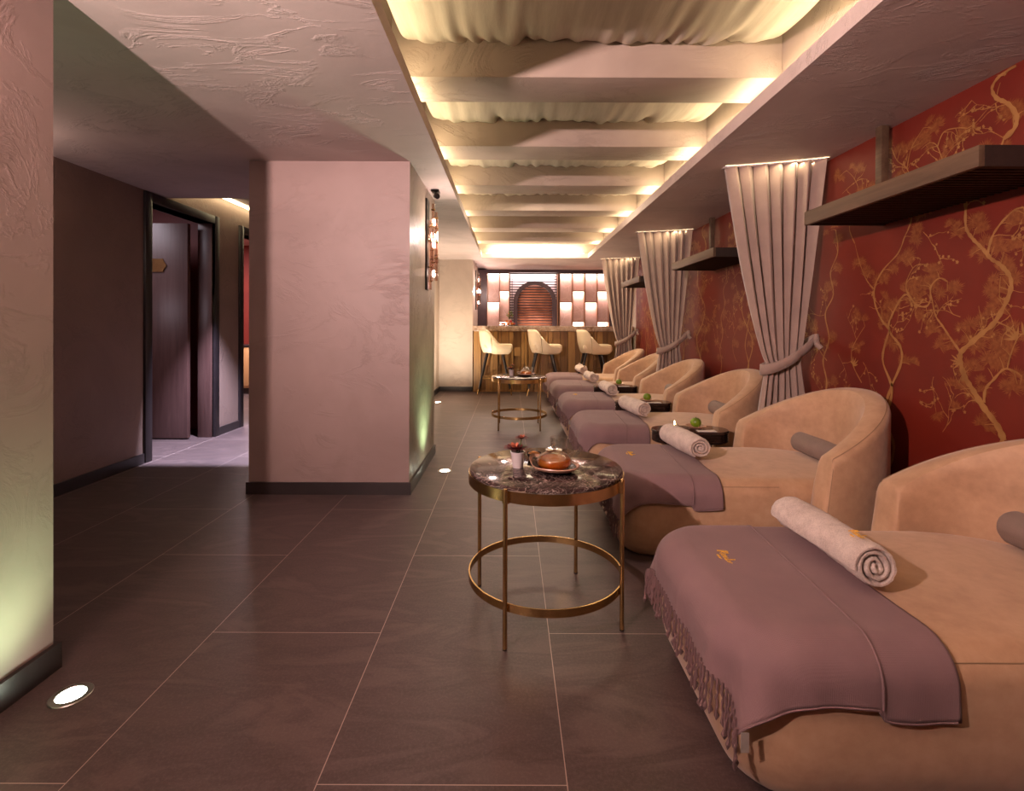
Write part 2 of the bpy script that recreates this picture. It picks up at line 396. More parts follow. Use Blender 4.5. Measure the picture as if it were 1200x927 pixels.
# left wall with two doorways
m = MB(); zt = 2.075
m.box(XL-.14, XL, YB, 4.07, 0, 2.4); m.box(XL-.14, XL, 4.07, 4.93, zt, 2.4); m.box(XL-.14, XL, 4.93, 5.46, 0, 2.4)
m.box(XL-.14, XL, 5.46, 6.36, zt, 2.4); m.box(XL-.14, XL, 6.36, 8.7, 0, 2.4)
struct(m.build('wall_left', M['wall_l'], smooth=False), 'brown plaster wall on the far left with two doorways', 'wall')
m = MB(); m.box(XL, XL+.014, YB, 3.99, 0, .078); m.box(XL, XL+.014, 5.0, 5.39, 0, .078); struct(m.build('baseboard_left', M['base'], smooth=False), 'dark skirting along the far left wall', 'baseboard')
def door_frame(ya, yb, parent):
    m = MB(); w = .075
    m.box(XL-.15, XL+.02, ya-w, ya, 0, zt+w, bev=.003); m.box(XL-.15, XL+.02, yb, yb+w, 0, zt+w, bev=.003); m.box(XL-.15, XL+.02, ya, yb, zt, zt+w, bev=.003)
    return m.build('door_frame', M['frame'], parent)
d1 = thing('door_1', 'open walnut door in a dark frame with a gold arrow sign', 'door', (0,0,0)); d1['kind'] = 'structure'
door_frame(4.07, 4.93, d1)
m = MB(); m.box(XL-.14, XL-.005, 4.915, 4.929, 0, zt, bev=.002); m.build('jamb_lining', M['wood_door'], d1)
lf = MB().box(-3.88, -3.075, 4.815, 4.86, .012, 2.055, bev=.003).build('door_leaf', M['wood_door'], d1)
m = MB(); zs = 1.655; xa, xb = -3.60, -3.27
out = [(xa, zs-.062), (xb-.035, zs-.062), (xb-.03, zs-.045), (xb, zs), (xb-.03, zs+.045), (xb-.035, zs+.062), (xa, zs+.062)]
n = len(out); m.add([(x, 4.806, z) for x, z in out]+[(x, 4.814, z) for x, z in out], [tuple(range(n)), tuple(range(n, 2*n))[::-1]]+[(i, (i+1) % n, n+(i+1) % n, n+i) for i in range(n)])
sg = m.build('door_sign', M['brass'], lf, smooth=False)
m = MB(); m.tube([(-3.80, 4.80, 1.02), (-3.80, 4.77, 1.02), (-3.69, 4.77, 1.02)], .009, 10); m.build('door_handle', M['brass'], lf)
d2 = thing('door_2', 'dark framed doorway beyond the walnut door, open to a red room', 'door', (0,0,0)); d2['kind'] = 'structure'
door_frame(5.46, 6.36, d2)
# corridor behind the column
struct(MB().box(-1.30, -1.20, 5.2, 8.42, 0, 2.36).build('wall_partition', M['wall_pale'], smooth=False), 'plaster partition between corridor and bar', 'wall')
struct(MB().box(-1.20, -1.186, 5.2, 8.406, 0, .078).build('baseboard_partition', M['base'], smooth=False), 'dark skirting along the partition beside the bar', 'baseboard')
struct(MB().box(-2.90, -1.30, 8.6, 8.7, 0, 2.36).build('wall_corridor_end', M['wall'], smooth=False), 'plaster wall closing the corridor', 'wall')
m = MB(); m.box(-1.30, -.64, 8.42, 10.0, 0, 2.21); struct(m.build('wall_bar_left', M['wall_pale'], smooth=False), 'pale plaster wall left of the bar', 'wall')
struct(MB().box(-1.19, -.64, 8.406, 8.42, 0, .078).build('baseboard_bar_left', M['base'], smooth=False), 'dark skirting under the pale wall left of the bar', 'baseboard')
struct(MB().box(-.64, XR, 9.9, 10.0, 0, ZC).build('wall_bar_back', M['black'], smooth=False), 'dark wall behind the lit bar shelving', 'wall')
struct(MB().box(-1.95, XR+.1, YB-.1, YB, 0, ZC).build('wall_behind', M['wall'], smooth=False), 'plaster wall behind the viewer', 'wall')
struct(MB().box(XL-.14, -1.95, YB-.1, YB, 0, ZC).build('wall_behind_corridor', M['wall'], smooth=False), 'plaster end wall of the side passage behind the viewer', 'wall')
struct(MB().box(XR, XR+.1, 8.22, 10.0, 0, ZC).build('wall_bar_right', M['wall_pale'], smooth=False), 'pale plaster wall right of the bar', 'wall')
# side rooms beyond the doorways
m = MB(); m.box(-5.3, -5.2, 3.0, 8.6, 0, 2.4); m.box(-5.2, XL-.14, 8.4, 8.5, 0, 2.4); m.box(-5.2, XL-.14, 2.9, 3.0, 0, 2.4)
m.box(-5.2, XL-.14, 5.28, 5.36, 0, 2.4)
m.box(-5.3, XL-.14, 2.9, 8.5, 2.4, 2.44, 1)
for (yy) in (5.2795, 8.3995):
    for k in range(26):
        pass
struct(m.build('wall_side_rooms', [M['paper'], M['ceil']], smooth=False), 'red papered walls of the rooms beyond the left doorways', 'wall')
cab = thing('low_cabinet', 'light wood cabinet seen through the far left doorway', 'cabinet', (-4.3, 8.15, 0))
MB().box(-.8, .8, -.2, .2, .1, .74, bev=.004).build('body', M['wood_cabl'], cab)
MB().box(-.82, .82, -.22, .22, .74, .77, bev=.003).build('top', M['black'], cab)
MB().box(-.76, .76, -.16, .2, 0, .1).build('plinth', M['base'], cab)
for k in range(4): MB().box(-.79+k*.395, -.405+k*.395, -.212, -.2, .13, .73, bev=.002).build('door', M['wood_cabl'], cab)

# right wall with gold tree print -----------------------------------
TR = [[(2.689,0.786),(2.622,0.914),(2.63,0.999),(2.692,1.058),(2.711,1.111),(2.681,1.172),(2.625,1.248),(2.582,1.262),(2.528,1.21),(2.468,1.199),(2.443,1.23),(2.439,1.294),(2.393,1.329),(2.347,1.31)],
[(2.704,1.084),(2.765,1.138),(2.816,1.23),(2.817,1.322),(2.755,1.408),(2.65,1.483),(2.606,1.561),(2.585,1.591)],
[(2.582,1.262),(2.593,1.322),(2.551,1.394),(2.5,1.412)],
[(2.817,1.304),(2.883,1.365),(2.939,1.466),(2.983,1.588)],
[(2.918,0.777),(2.99,0.867),(3.005,0.954),(2.963,1.024),(2.894,1.102)],
[(2.074,0.636),(2.102,0.691),(2.169,0.763),(2.217,0.828),(2.258,0.882),(2.275,0.939),(2.275,0.984),(2.226,1.03),(2.172,1.075),(2.12,1.117),(2.078,1.185),(2.051,1.251),(2.054,1.305),(2.094,1.356),(2.137,1.389),(2.175,1.437),(2.222,1.487),(2.255,1.544),(2.256,1.633)],
[(2.275,0.984),(2.318,1.035),(2.372,1.103),(2.41,1.15),(2.429,1.214),(2.449,1.294)],
[(2.152,1.412),(2.131,1.479),(2.095,1.527),(2.04,1.569),(2.001,1.573)],
[(2.162,0.778),(2.155,0.836),(2.118,0.882),(2.076,0.927),(2.035,0.924),(2.002,0.907)],
[(2.062,0.928),(2.049,0.983),(2.023,1.051),(1.997,1.077)],
[(2.113,1.124),(2.064,1.103),(2.023,1.077),(1.997,1.071)],
[(2.082,1.874),(2.04,1.899),(2.032,1.945),(2.066,2.008),(2.118,2.056),(2.136,2.107),(2.101,2.14),(2.034,2.148)],
[(2.409,1.956),(2.375,2.01),(2.31,2.004),(2.249,1.98)],
[(2.593,1.907),(2.567,2.001),(2.492,2.075)],
[(2.256,1.633),(2.25,1.70),(2.19,1.76),(2.12,1.80),(2.082,1.874)],
[(2.585,1.591),(2.56,1.66),(2.60,1.74),(2.58,1.83),(2.593,1.907),(2.66,1.97),(2.70,2.05)],
[(2.32,1.75),(2.36,1.83),(2.409,1.956),(2.45,1.99)],
[(2.983,1.588),(3.03,1.68),(3.02,1.79),(2.955,1.88),(2.99,1.97),(3.06,2.04)],
[(3.28,.60),(3.24,.74),(3.28,.88),(3.22,1.02),(3.26,1.18),(3.18,1.30),(3.21,1.44),(3.14,1.56),(3.16,1.70)],
[(3.24,.88),(3.33,.96),(3.36,1.08),(3.42,1.16)]]
TW_ = {0:.015,1:.013,5:.028,6:.012,7:.012,8:.013,11:.022,14:.018,15:.010,18:.016}
SHIFT = 1.62
WX = XR - .0006
pm = MB()
PC = [0]
def off(mi): PC[0] += 1; return WX - (.0012 if mi == 1 else 0) - (PC[0]*7 % 101)*.000011
def flat(pts, mi):
    xo = off(mi); pm.add([(xo, y, z) for y, z in pts], [tuple(range(len(pts)))], mi)
ZMIN, ZMAX = .02, ZC-.01
def okpt(y, z): return YB < y < 8.20 and ZMIN < z < ZMAX
def smooth_line(p, k=6):
    o = []
    for i in range(len(p)-1):
        p0 = p[max(i-1, 0)]; p1 = p[i]; p2 = p[i+1]; p3 = p[min(i+2, len(p)-1)]
        for j in range(k):
            t = j/k; o.append(tuple(.5*((2*p1[a])+(-p0[a]+p2[a])*t+(2*p0[a]-5*p1[a]+4*p2[a]-p3[a])*t*t+(-p0[a]+3*p1[a]-3*p2[a]+p3[a])*t**3) for a in (0, 1)))
    o.append(p[-1]); return o
def ribbon(p, w0, w1, mi=1):
    p = [q for q in p]; n = len(p); vs = []; fs = []; xo = off(mi)
    for i, (y, z) in enumerate(p):
        a = p[max(i-1, 0)]; b = p[min(i+1, n-1)]; dy, dz = b[0]-a[0], b[1]-a[1]; L = math.hypot(dy, dz) or 1
        w = (w0+(w1-w0)*i/(n-1))*.5*(1+.22*math.sin(i*1.7+y*50)+.1*math.sin(i*.6))
        z = min(max(z, ZMIN), ZMAX)
        vs += [(xo, y-dz/L*w, z+dy/L*w), (xo, y+dz/L*w, z-dy/L*w)]
    for i in range(n-1): fs.append((2*i, 2*i+1, 2*i+3, 2*i+2))
    pm.add(vs, fs, mi)
def fan(y, z, a0, spread, R, n=22):
    if not okpt(y, z) or not okpt(y+R*math.cos(a0), z+R*math.sin(a0)+.02): return
    for k in range(n):
        a = a0+(k/(n-1)-.5)*spread+rnd.uniform(-.06, .06); r = R*rnd.uniform(.75, 1.05); w = R*.055
        c, s = math.cos(a), math.sin(a)
        flat([(y-s*w*.3, z+c*w*.3), (y+c*r*.6-s*w, z+s*r*.6+c*w), (y+c*r, z+s*r), (y+c*r*.6+s*w, z+s*r*.6-c*w), (y+s*w*.3, z-c*w*.3)], 2)
def leaf(y, z, a, L, w, mi=1):
    if not okpt(y, z) or not okpt(y+L*math.cos(a), z+L*math.sin(a)): return
    c, s = math.cos(a), math.sin(a); P = []
    for t, k in ((0, 0), (.25, .8), (.5, 1), (.8, .5), (1, 0), (.8, -.5), (.5, -1), (.25, -.8)):
        P.append((y+c*L*t-s*w*k, z+s*L*t+c*w*k))
    flat(P, mi)
def blossom(y, z, r):
    if not okpt(y, z): return
    for k in range(5): a = k*1.2566+y*9; leaf(y, z, a, r, r*.36, 1)
def twig(y, z, a, L, depth):
    p = [(y, z)]; n = 5
    for k in range(n):
        a += rnd.uniform(-.45, .45); y += math.cos(a)*L/n; z += math.sin(a)*L/n
        if not okpt(y, z): break
        p.append((y, z))
    if len(p) < 3: return
    ribbon(smooth_line(p, 3), .0035 if depth else .0045, .0014)
    if depth > 0:
        for q in p[1:]: 
            if rnd.random() < .75: twig(q[0], q[1], a+rnd.choice((-1, 1))*rnd.uniform(.5, 1.2), L*.5, depth-1)
    else:
        for q in p[1:]:
            if rnd.random() < .35: blossom(q[0]+rnd.uniform(-.01, .01), q[1]+rnd.uniform(-.01, .01), rnd.uniform(.006, .010))
        r = rnd.random()
        if r < .18: fan(p[-1][0], p[-1][1], a+rnd.uniform(-.4, .4), rnd.uniform(2.4, 5.5), rnd.uniform(.035, .052), 20)
def decorate(p, dens=1.0):
    for i in range(1, len(p)):
        if rnd.random() > dens*.9: continue
        y, z = p[i]; dy, dz = y-p[i-1][0], z-p[i-1][1]; a = math.atan2(dz, dy); s = rnd.choice((-1, 1))
        r = rnd.random()
        if r < .68:
            yy, zz = y+math.cos(a+s*1.2)*rnd.uniform(.03, .07), z+math.sin(a+s*1.2)*rnd.uniform(.03, .07)
            ribbon([(y, z), ((y+yy)/2, (z+zz)/2+.004), (yy, zz)], .004, .002)
            for q in range(rnd.choice((3, 4, 5))):
                fan(yy+rnd.uniform(-.055, .055), zz+rnd.uniform(-.025, .035), rnd.uniform(1.0, 2.1), rnd.uniform(2.6, 5.8), rnd.uniform(.034, .052))
        elif r < .78:
            for q in range(5): leaf(y, z, a+s*1.1+(q-2)*.42, rnd.uniform(.04, .062), .0048)
        else: twig(y, z, a+s*rnd.uniform(.6, 1.3), rnd.uniform(.12, .2), 1)
for sh in (-2, -1, 0, 1, 2, 3):
    for k, p in enumerate(TR):
        q = [(y+sh*SHIFT+(.0 if sh == 0 else 0), z) for y, z in p]
        if any(not (YB < y < 8.15) for y, z in q): continue
        w = TW_.get(k, .007); ribbon(smooth_line(q), w, w*.45); decorate(q, 1.0 if sh in (0, 1) else .8)
        if k in (0, 5, 1): # run the trunks down to the floor
            y, z = q[0]; t2 = [(y, z), (y+.05, z-.16), (y-.02, z-.32), (y+.04, z-.5)]
            if t2[-1][1] > .05: ribbon(smooth_line(t2), w, w*1.3)
    for k in range(16):
        twig(rnd.uniform(1.7, 3.3)+sh*SHIFT, rnd.uniform(.6, 2.0), rnd.uniform(0, 6.28), rnd.uniform(.15, .25), 1)
pm.box(XR, XR+.1, YB, 8.22, 0, ZC, 0)
struct(pm.build('wall_right', [M['paper'], M['gold'], M['gold2']], smooth=False, fix=False), 'red wallpaper with gold gnarled trees behind the loungers', 'wall')

# ------------------------------------------------------------------ loungers
R_, r_, TOP, HW, XC = .17, .08, .375, .37, .93
def outline(inset):
    P = []; R = max(R_-inset, .002); hw = HW-inset
    for k in range(9): a = PI+PI/2*k/8; P.append((R_+R*math.cos(a), -(HW-R_)+R*math.sin(a)))
    for x in (.30, .45, .6, .75, .88): P.append((x, -hw))
    for k in range(25): a = -PI/2+PI*k/24; P.append((XC+(hw-.006)*math.cos(a), (hw-.006)*math.sin(a) if 0 < k < 24 else hw*(1 if k else -1)))
    for x in (.88, .75, .6, .45, .30): P.append((x, hw))
    for k in range(9): a = PI/2+PI/2*k/8; P.append((R_+R*math.cos(a), (HW-R_)+R*math.sin(a)))
    return P
def make_chaise(parent):
    m = MB(); rings = [(.085, .0), (.055, .004), (.035, .022), (.02, .05), (.008, .09), (0, .14), (0, .20), (0, TOP-r_)]
    for k in range(1, 8): a = PI/2*k/7; rings.append((r_*(1-math.cos(a)), TOP-r_+r_*math.sin(a)))
    rings += [(r_+.04, TOP+.003), (r_+.1, TOP+.005), (r_+.18, TOP+.006)]
    n = len(outline(0)); vs = []
    for ins, z in rings:
        if ins > R_: ins_o = outline(R_-.003); vs += [((x-.6)*(1-(ins-R_)*1.6)+.6, y*(1-(ins-R_)*3.2), z) for x, y in ins_o]
        else: vs += [(x, y, z) for x, y in outline(ins)]
    fs = []
    for i in range(len(rings)-1):
        for k in range(n): fs.append((i*n+k, i*n+(k+1) % n, (i+1)*n+(k+1) % n, (i+1)*n+k))
    fs.append(tuple(range(n))[::-1]); fs.append(tuple((len(rings)-1)*n+k for k in range(n)))
    m.add(vs, fs); m.build('chaise_seat', M['suede'], parent)
    # stitched seam just under the rounded top edge
    a = math.radians(38); ins = r_*(1-math.cos(a))-.0005; z = TOP-r_+r_*math.sin(a)
    pts = [(x, y, z) for x, y in outline(ins)]; pts = pts[-13:] + pts[:13]
    MB().tube([(x, y, z) for x, y, z in pts if True], .0016, 5).build('seam', M['seam'], parent)
def make_shell(parent, mat, xc=XC, rad=.425, L=.10, ti=.055, to=.06, ztf=.50, slope=.56, zin=TOP, z0=0, name='backrest', slant=.09, n=40, flare=0.0, power=1, seam=True, zb=.5):
    st = []
    s_end = [0, .005, .016, .034, .06]
    for s in s_end + [L]: 
        if s <= L: st.append((xc-L+s, -rad, 0, -1, s))
    for k in range(1, n): a = -PI/2+PI*k/n; st.append((xc+rad*math.cos(a), rad*math.sin(a), math.cos(a), math.sin(a), 9))
    for s in [L]+s_end[::-1]: st.append((xc-L+s, rad, 0, 1, s))
    m = MB(); rings = []; rim = []
    for (x, y, nx, ny, s) in st:
        sc, dz = 1, 0
        for q, a_, b_ in ((0, .45, .05), (.005, .72, .028), (.016, .9, .010), (.034, .985, .002)):
            if abs(s-q) < 1e-6: sc, dz = a_, b_
        wsh = max(0, 1-s/L) if s < 9 else 0
        xe = x+slant*.8*(1 if s < 9 else 0)*wsh
        t = max(0, (max(xe, xc-L+.07)-(xc-.02)))/(rad+.02)
        zt = ztf+slope*(rad+.05)*(t**power)-dz
        zt = max(zt, ztf-dz)
        sec = [(to-.035, z0), (to-.015, z0+.012), (to-.006, z0+.05), (to, z0+.16), (to+.002, zt-.04), (to-.003, zt-.018), (to-.016, zt-.004), (to-.04, zt), (-ti+.035, zt-.002), (-ti+.014, zt-.012), (-ti+.003, zt-.035), (-ti, zt-.07), (-ti-.006, min(zin, zt-.09)), (-ti-.006, min(zin, zt-.09)-.1)]
        mid = (to-ti)/2; ring = []
        for o, z in sec:
            o = mid+(o-mid)*sc
            fl = flare*(1-(z-z0)/max(.01, (ztf-z0)))*(-1)
            zz = z
            xx = x+slant*wsh*min(1, (zz/zb))*1.0 
            ring.append((xx+nx*(o+fl), y+ny*(o+fl), zz))
        rings.append(ring); rim.append(ring[6])
    vs = [v for g in rings for v in g]; k = len(rings[0]); fs = []
    for i in range(len(rings)-1):
        for j in range(k): fs.append((i*k+j, i*k+(j+1) % k, (i+1)*k+(j+1) % k, (i+1)*k+j))
    fs.append(tuple(range(k))); fs.append(tuple((len(rings)-1)*k+j for j in range(k))[::-1])
    m.add(vs, fs); o = m.build(name, mat, parent)
    if seam:
        pts = [rings[3][3], rings[3][4]] + rim[4:-4] + [rings[-4][4], rings[-4][3]]
        MB().tube(pts, .0016, 5).build('piping', M['seam'], o)
    return o
lounger = thing('lounge_chair', 'x', 'lounger')
make_chaise(lounger); make_shell(lounger, M['suede'])

def drape(xc, yc, off, seed=0, amp=1.0):
    du = max(R_-xc, 0); av = abs(yc); dv = max(av-(HW-R_), 0); sg = 1 if yc >= 0 else -1
    cx = max(xc, R_); cy = min(av, HW-R_)*sg
    if du > 0 and dv > 0: s = (du**3+dv**3)**(1/3)
    else: s = du+dv
    hy = math.hypot(du, dv) or 1; nx, ny = -du/hy, sg*dv/hy
    F = R_-r_; r = r_+off; top = TOP+.006+off
    if s < F: h, z = s, top
    elif s < F+r*PI/2: a = (s-F)/r; h = F+r*math.sin(a); z = top-r*(1-math.cos(a))
    else: h = F+r; z = top-r-(s-F-r*PI/2)
    hang = max(0, s-F-.03)/.2; hang = min(hang, 1.2)
    perim = (cx*1.0+cy*sg*0) if du == 0 else (math.atan2(dv, du)*.22 - abs(cy))
    cor = min(du, dv)/.15
    wv = .5+.5*math.sin(perim*26+seed*1.7+sg*.9+.8*math.sin(perim*11+seed))
    wv2 = .5+.5*math.sin(perim*47+seed*2.3)
    h += amp*hang*hang*((.008+.034*min(cor, 1))*wv+.005*wv2)
    h += .004*hang
    return (cx+nx*h, cy+ny*h, z+.0015*math.sin(xc*19+seed)*math.sin(yc*13+seed*2)*(1 if s < F else 0)+0)
def make_blanket(seed, label, group):
    root = thing('spa_blanket', label, 'blanket', group=group); r = random.Random(seed)
    xe = .485; xfold = .335+r.uniform(-.02, .02); sl = .045
    hx = R_-(.28+r.uniform(-.012, .012)); hy = .466+r.uniform(-.008, .008)
    nu, nv = 76, 96; m = MB()
    def P(i, j):
        u = i/(nu-1); v = j/(nv-1); yc = -hy+2*hy*v
        x1 = xe+.02*(v-.5)+.004*math.sin(v*9+seed)
        xc = hx+(x1-hx)*u
        fold = xfold+sl*(v-.35)
        k = 1/(1+math.exp((xc-fold)/.003)) # left leaf lies on top
        y2 = yc*(1+.012*math.sin(xc*17+seed)*(abs(v-.5)*2)**4) - (.02*(1-k) if v < .5 else 0)*(1-2*v)**3
        return drape(xc, y2, .0055+.0045*k, seed)
    m.grid(P, nu, nv); o = solidify(m.build('cloth', M['blanket'], root, fix=False), .003, 0)
    pts = []
    for j in range(60):
        v = j/59; yc = -hy+2*hy*v; p = drape(xfold+sl*(v-.35), yc, .0105, seed); pts.append(p)
    MB().tube(pts, .0028, 6).build('fold_edge', M['blanket'], root)
    # rolled hem on near and far side
    for sgn in (0, 1):
        pts = [P(i, (nv-1)*sgn) for i in range(0, nu, 2)]
        MB().tube(pts, .0030, 6).build('hem', M['blanket'], root)
    # tassels along the foot edge
    m = MB(); nT = 44
    for k in range(nT):
        j = k/(nT-1)*(nv-1); a = P(0, int(j)); b = P(0, min(int(j)+1, nv-1)); f = j-int(j); p = [a[q]*(1-f)+b[q]*f for q in range(3)]
        L = r.uniform(.075, .11); pts = [(p[0]-.003, p[1], p[2]+.012)]; rad = [.0036]; cxx, cyy = p[0]-.004, p[1]
        dx, dy = r.uniform(-.010, .001), r.uniform(-.008, .008)
        for q in range(1, 9):
            t = q/8; pts.append((cxx+dx*t-.002*math.sin(q*2.3+k), cyy+dy*t+.0012*math.sin(q*1.9+k), p[2]-L*t)); rad.append(.0030+.0012*(q % 2)+(.0026 if q == 7 else 0)-(.002 if q == 8 else 0))
        m.tube(pts, rad, 6)
    m.build('fringe', M['tassel'], root)
    # gold embroidered script
    m = MB(); s0 = .8; cx, cy = .150, .06
    def stroke(pp, w=.0016):
        m.tube([drape(cx+y*s0, cy-x*s0, .013, seed) for x, y in smooth_line(pp, 5)], w*.62, 5)
    if seed in (1, 2, 4): script(stroke); m.build('embroidery', M['gold_thread'], root)
    # little woven care tag at the near corner
    a = P(2, 0); MB().box(a[0]-.004, a[0]+.014, a[1]-.010, a[1]-.008, a[2]-.04, a[2]+.004).build('care_tag', M['label'], root, smooth=False)
    return root
def script(stroke):
    # a cursive monogram with a short second line below, like the embroidery in the photograph
    stroke([(-.055,-.012),(-.048,.020),(-.040,.024),(-.044,.004),(-.050,-.014),(-.036,.018),(-.028,.022),(-.030,.008),(-.040,.004),(-.028,-.012)])
    stroke([(-.028,-.012),(-.020,.004),(-.014,.004),(-.018,-.010),(-.010,-.010),(-.004,.004),(.000,.004),(-.002,-.010),(.006,-.010),(.012,.004)])
    stroke([(.012,.004),(.014,-.010),(.020,-.010),(.026,.020),(.022,.022),(.024,-.010),(.032,-.008),(.038,.004),(.034,-.010),(.044,-.008),(.052,.003)])
    stroke([(-.020,-.028),(-.012,-.020),(-.012,-.030),(-.004,-.022),(-.002,-.030),(.006,-.021),(.008,-.030),(.018,-.022)], .0012)
def make_towel(seed, label, group):
    root = thing('rolled_towel', label, 'towel', group=group); r = random.Random(seed)
    L, R0 = .41, .063; turns = 3.6; th = .0125; N = 150; nl = 28; m = MB()
    rin = R0-turns*(R0-.006)/turns
    pitch = (R0-.006)/turns
    def rad(a): return R0-pitch*a/(2*PI)
    A = [2*PI*turns*k/(N-1) for k in range(N)]
    def pt(k, y, o, e):
        a = A[k]; ro = rad(a)-o; a2 = a*-1+2.4+seed*.9
        q = 1+.05*math.sin(y*16+seed)*math.sin(a*.5+1)+.03*math.sin(2*a+y*9)
        z = ro*math.sin(a2)*q; x = ro*math.cos(a2)*q*1.05
        return (x+.006*math.sin(y*7+seed), y+.006*math.sin(a*.9+seed)*(1 if e else 0), z+R0*1.0)
    prof = []
    for i in range(nl):
        t = i/(nl-1); y = -L/2+L*t; d = min(t, 1-t)*L; k = 1 if d > .012 else (.35+.65*math.sqrt(max(0, 1-(1-d/.012)**2)))
        prof.append((y, k))
    nu = N
    for side in (0, 1):
        def P(i, j, side=side):
            y, k = prof[j]; half = pitch*.46*k; mid = pitch*.48
            return pt(i, y, mid-half if side == 0 else mid+half, True)
        m.grid(P, nu, nl)
    # close ends and outer lip
    for j in (0, nl-1):
        y, k = prof[j]; vs = []
        for i in range(N): half = pitch*.46*k; vs.append(pt(i, y, pitch*.48-half, True)); vs.append(pt(i, y, pitch*.48+half, True))
        m.add(vs, [(2*i, 2*i+1, 2*i+3, 2*i+2) for i in range(N-1)])
    for i in (0, N-1):
        vs = []
        for j in range(nl):
            y, k = prof[j]; half = pitch*.46*k; vs.append(pt(i, y, pitch*.48-half, True)); vs.append(pt(i, y, pitch*.48+half, True))
        m.add(vs, [(2*j, 2*j+1, 2*j+3, 2*j+2) for j in range(nl-1)])
    o = m.build('roll', M['towel'], root)
    tx = bpy.data.textures.get('terry') or bpy.data.textures.new('terry', 'CLOUDS'); tx.noise_scale = .008; tx.noise_depth = 1
    d = o.modifiers.new('pile', 'DISPLACE'); d.texture = tx; d.strength = .0055; d.texture_coords = 'LOCAL'; d.mid_level = .5
    if seed in (1,):
        m = MB()
        def stroke(pp, w=.0016):
            m.tube([((R0+.003)*math.sin(-.15+y*9)*1.05, -.145-x*.5, R0+(R0+.003)*math.cos(-.15+y*9)) for x, y in smooth_line(pp, 5)], w*.55, 5)
        script(stroke); m.build('embroidery', M['gold_thread'], root)
    return root
bols = MB(); prof = [(1e-4, -.26), (.03, -.258), (.047, -.248), (.055, -.23), (.056, 0), (.055, .23), (.047, .248), (.03, .258), (1e-4, .26)]
def make_bolster(label, group):
    m = MB(); n = 28; vs = []
    for k in range(n):
        a = 2*PI*k/n
        for r, y in prof: vs.append((r*math.cos(a), y, r*math.sin(a)))
    q = len(prof); m.add(vs, [(k*q+i, ((k+1) % n)*q+i, ((k+1) % n)*q+i+1, k*q+i+1) for k in range(n) for i in range(q-1)])
    return tag(m.build('bolster_cushion', M['bolster']), label, 'cushion', group)

YC = [1.49, 2.73, 3.955, 5.13, 6.31, 7.37]; X0 = .51
pos = ['at the lower right corner', 'second from the front', 'just past the nearest curtain', 'just before the middle curtain', 'just past the middle curtain', 'closest to the bar stools']
towtow = [(-.37+.02, .455, .42), (-.20, .46, .42), (-.20, .48, .4), (-.17, .50, .4), (-.15, .50, .4), (-.12, .52, .4)]
for i, yc in enumerate(YC):
    o = lounger if i == 0 else copy_tree(lounger)
    o.location = (X0, yc, 0)
    tag(o, 'tan suede lounger with curved back, '+pos[i], 'lounger', 'suede loungers along the red wall')
    b = make_blanket(i+1, 'mauve fringed blanket over the foot of the lounger '+pos[i], 'mauve blankets on the loungers'); b.location = (X0, yc, 0)
    tw = make_towel(i+1, 'pale rolled towel on the lounger '+pos[i], 'rolled towels on the loungers')
    dy = [.055, .12, .12, .13, .12, .14][i]
    tw.location = (X0+towtow[i][1], yc+dy, TOP+.0225); tw.rotation_euler = (0, 0, [.04, .10, .14, .02, .06, .10][i])
    bo = make_bolster('grey-mauve bolster in the curve of the lounger '+pos[i], 'bolster cushions on the loungers')
    bo.location = (X0+1.15, yc, TOP+.0645); bo.scale = (1, .77, 1)

# ------------------------------------------------------------------ tray tables between loungers
def make_tray():
    r = thing('tray_table', 'x', 'side table')
    def rr(m, hx, hy, R, zs, mi=0):
        P = []
        for cx, cy, a0 in ((hx-R, hy-R, 0), (-hx+R, hy-R, 90), (-hx+R, -hy+R, 180), (hx-R, -hy+R, 270)):
            for k in range(9): a = math.radians(a0+90*k/8); P.append((cx+R*math.cos(a), cy+R*math.sin(a)))
        n = len(P); vs = []; fs = []
        for ins, z in zs: vs += [(x*(1-ins/hx), y*(1-ins/hy), z) for x, y in P]
        for i in range(len(zs)-1):
            for k in range(n): fs.append((i*n+k, i*n+(k+1) % n, (i+1)*n+(k+1) % n, (i+1)*n+k))
        fs += [tuple(range(n))[::-1], tuple((len(zs)-1)*n+k for k in range(n))]; m.add(vs, fs, mi)
    m = MB(); rr(m, .25, .12, .118, [(.006, .40), (0, .406), (0, .414), (.004, .42), (.03, .421)]); m.build('table_top', M['tray'], r)
    m = MB(); z = .36; zs = [(.012, .34)]
    for k in range(5): z = .345+k*.011; zs += [(.004, z+.001), (.002, z+.005), (.010, z+.0075), (.010, z+.011)]
    rr(m, .25, .12, .118, zs); m.build('ribbed_edge', M['tray'], r)
    m = MB(); rr(m, .14, .07, .066, [(0, .012), (0, .34)]); rr(m, .20, .10, .09, [(0, 0), (0, .012)]); m.build('pedestal', M['tray'], r)
    return r
tray = make_tray()
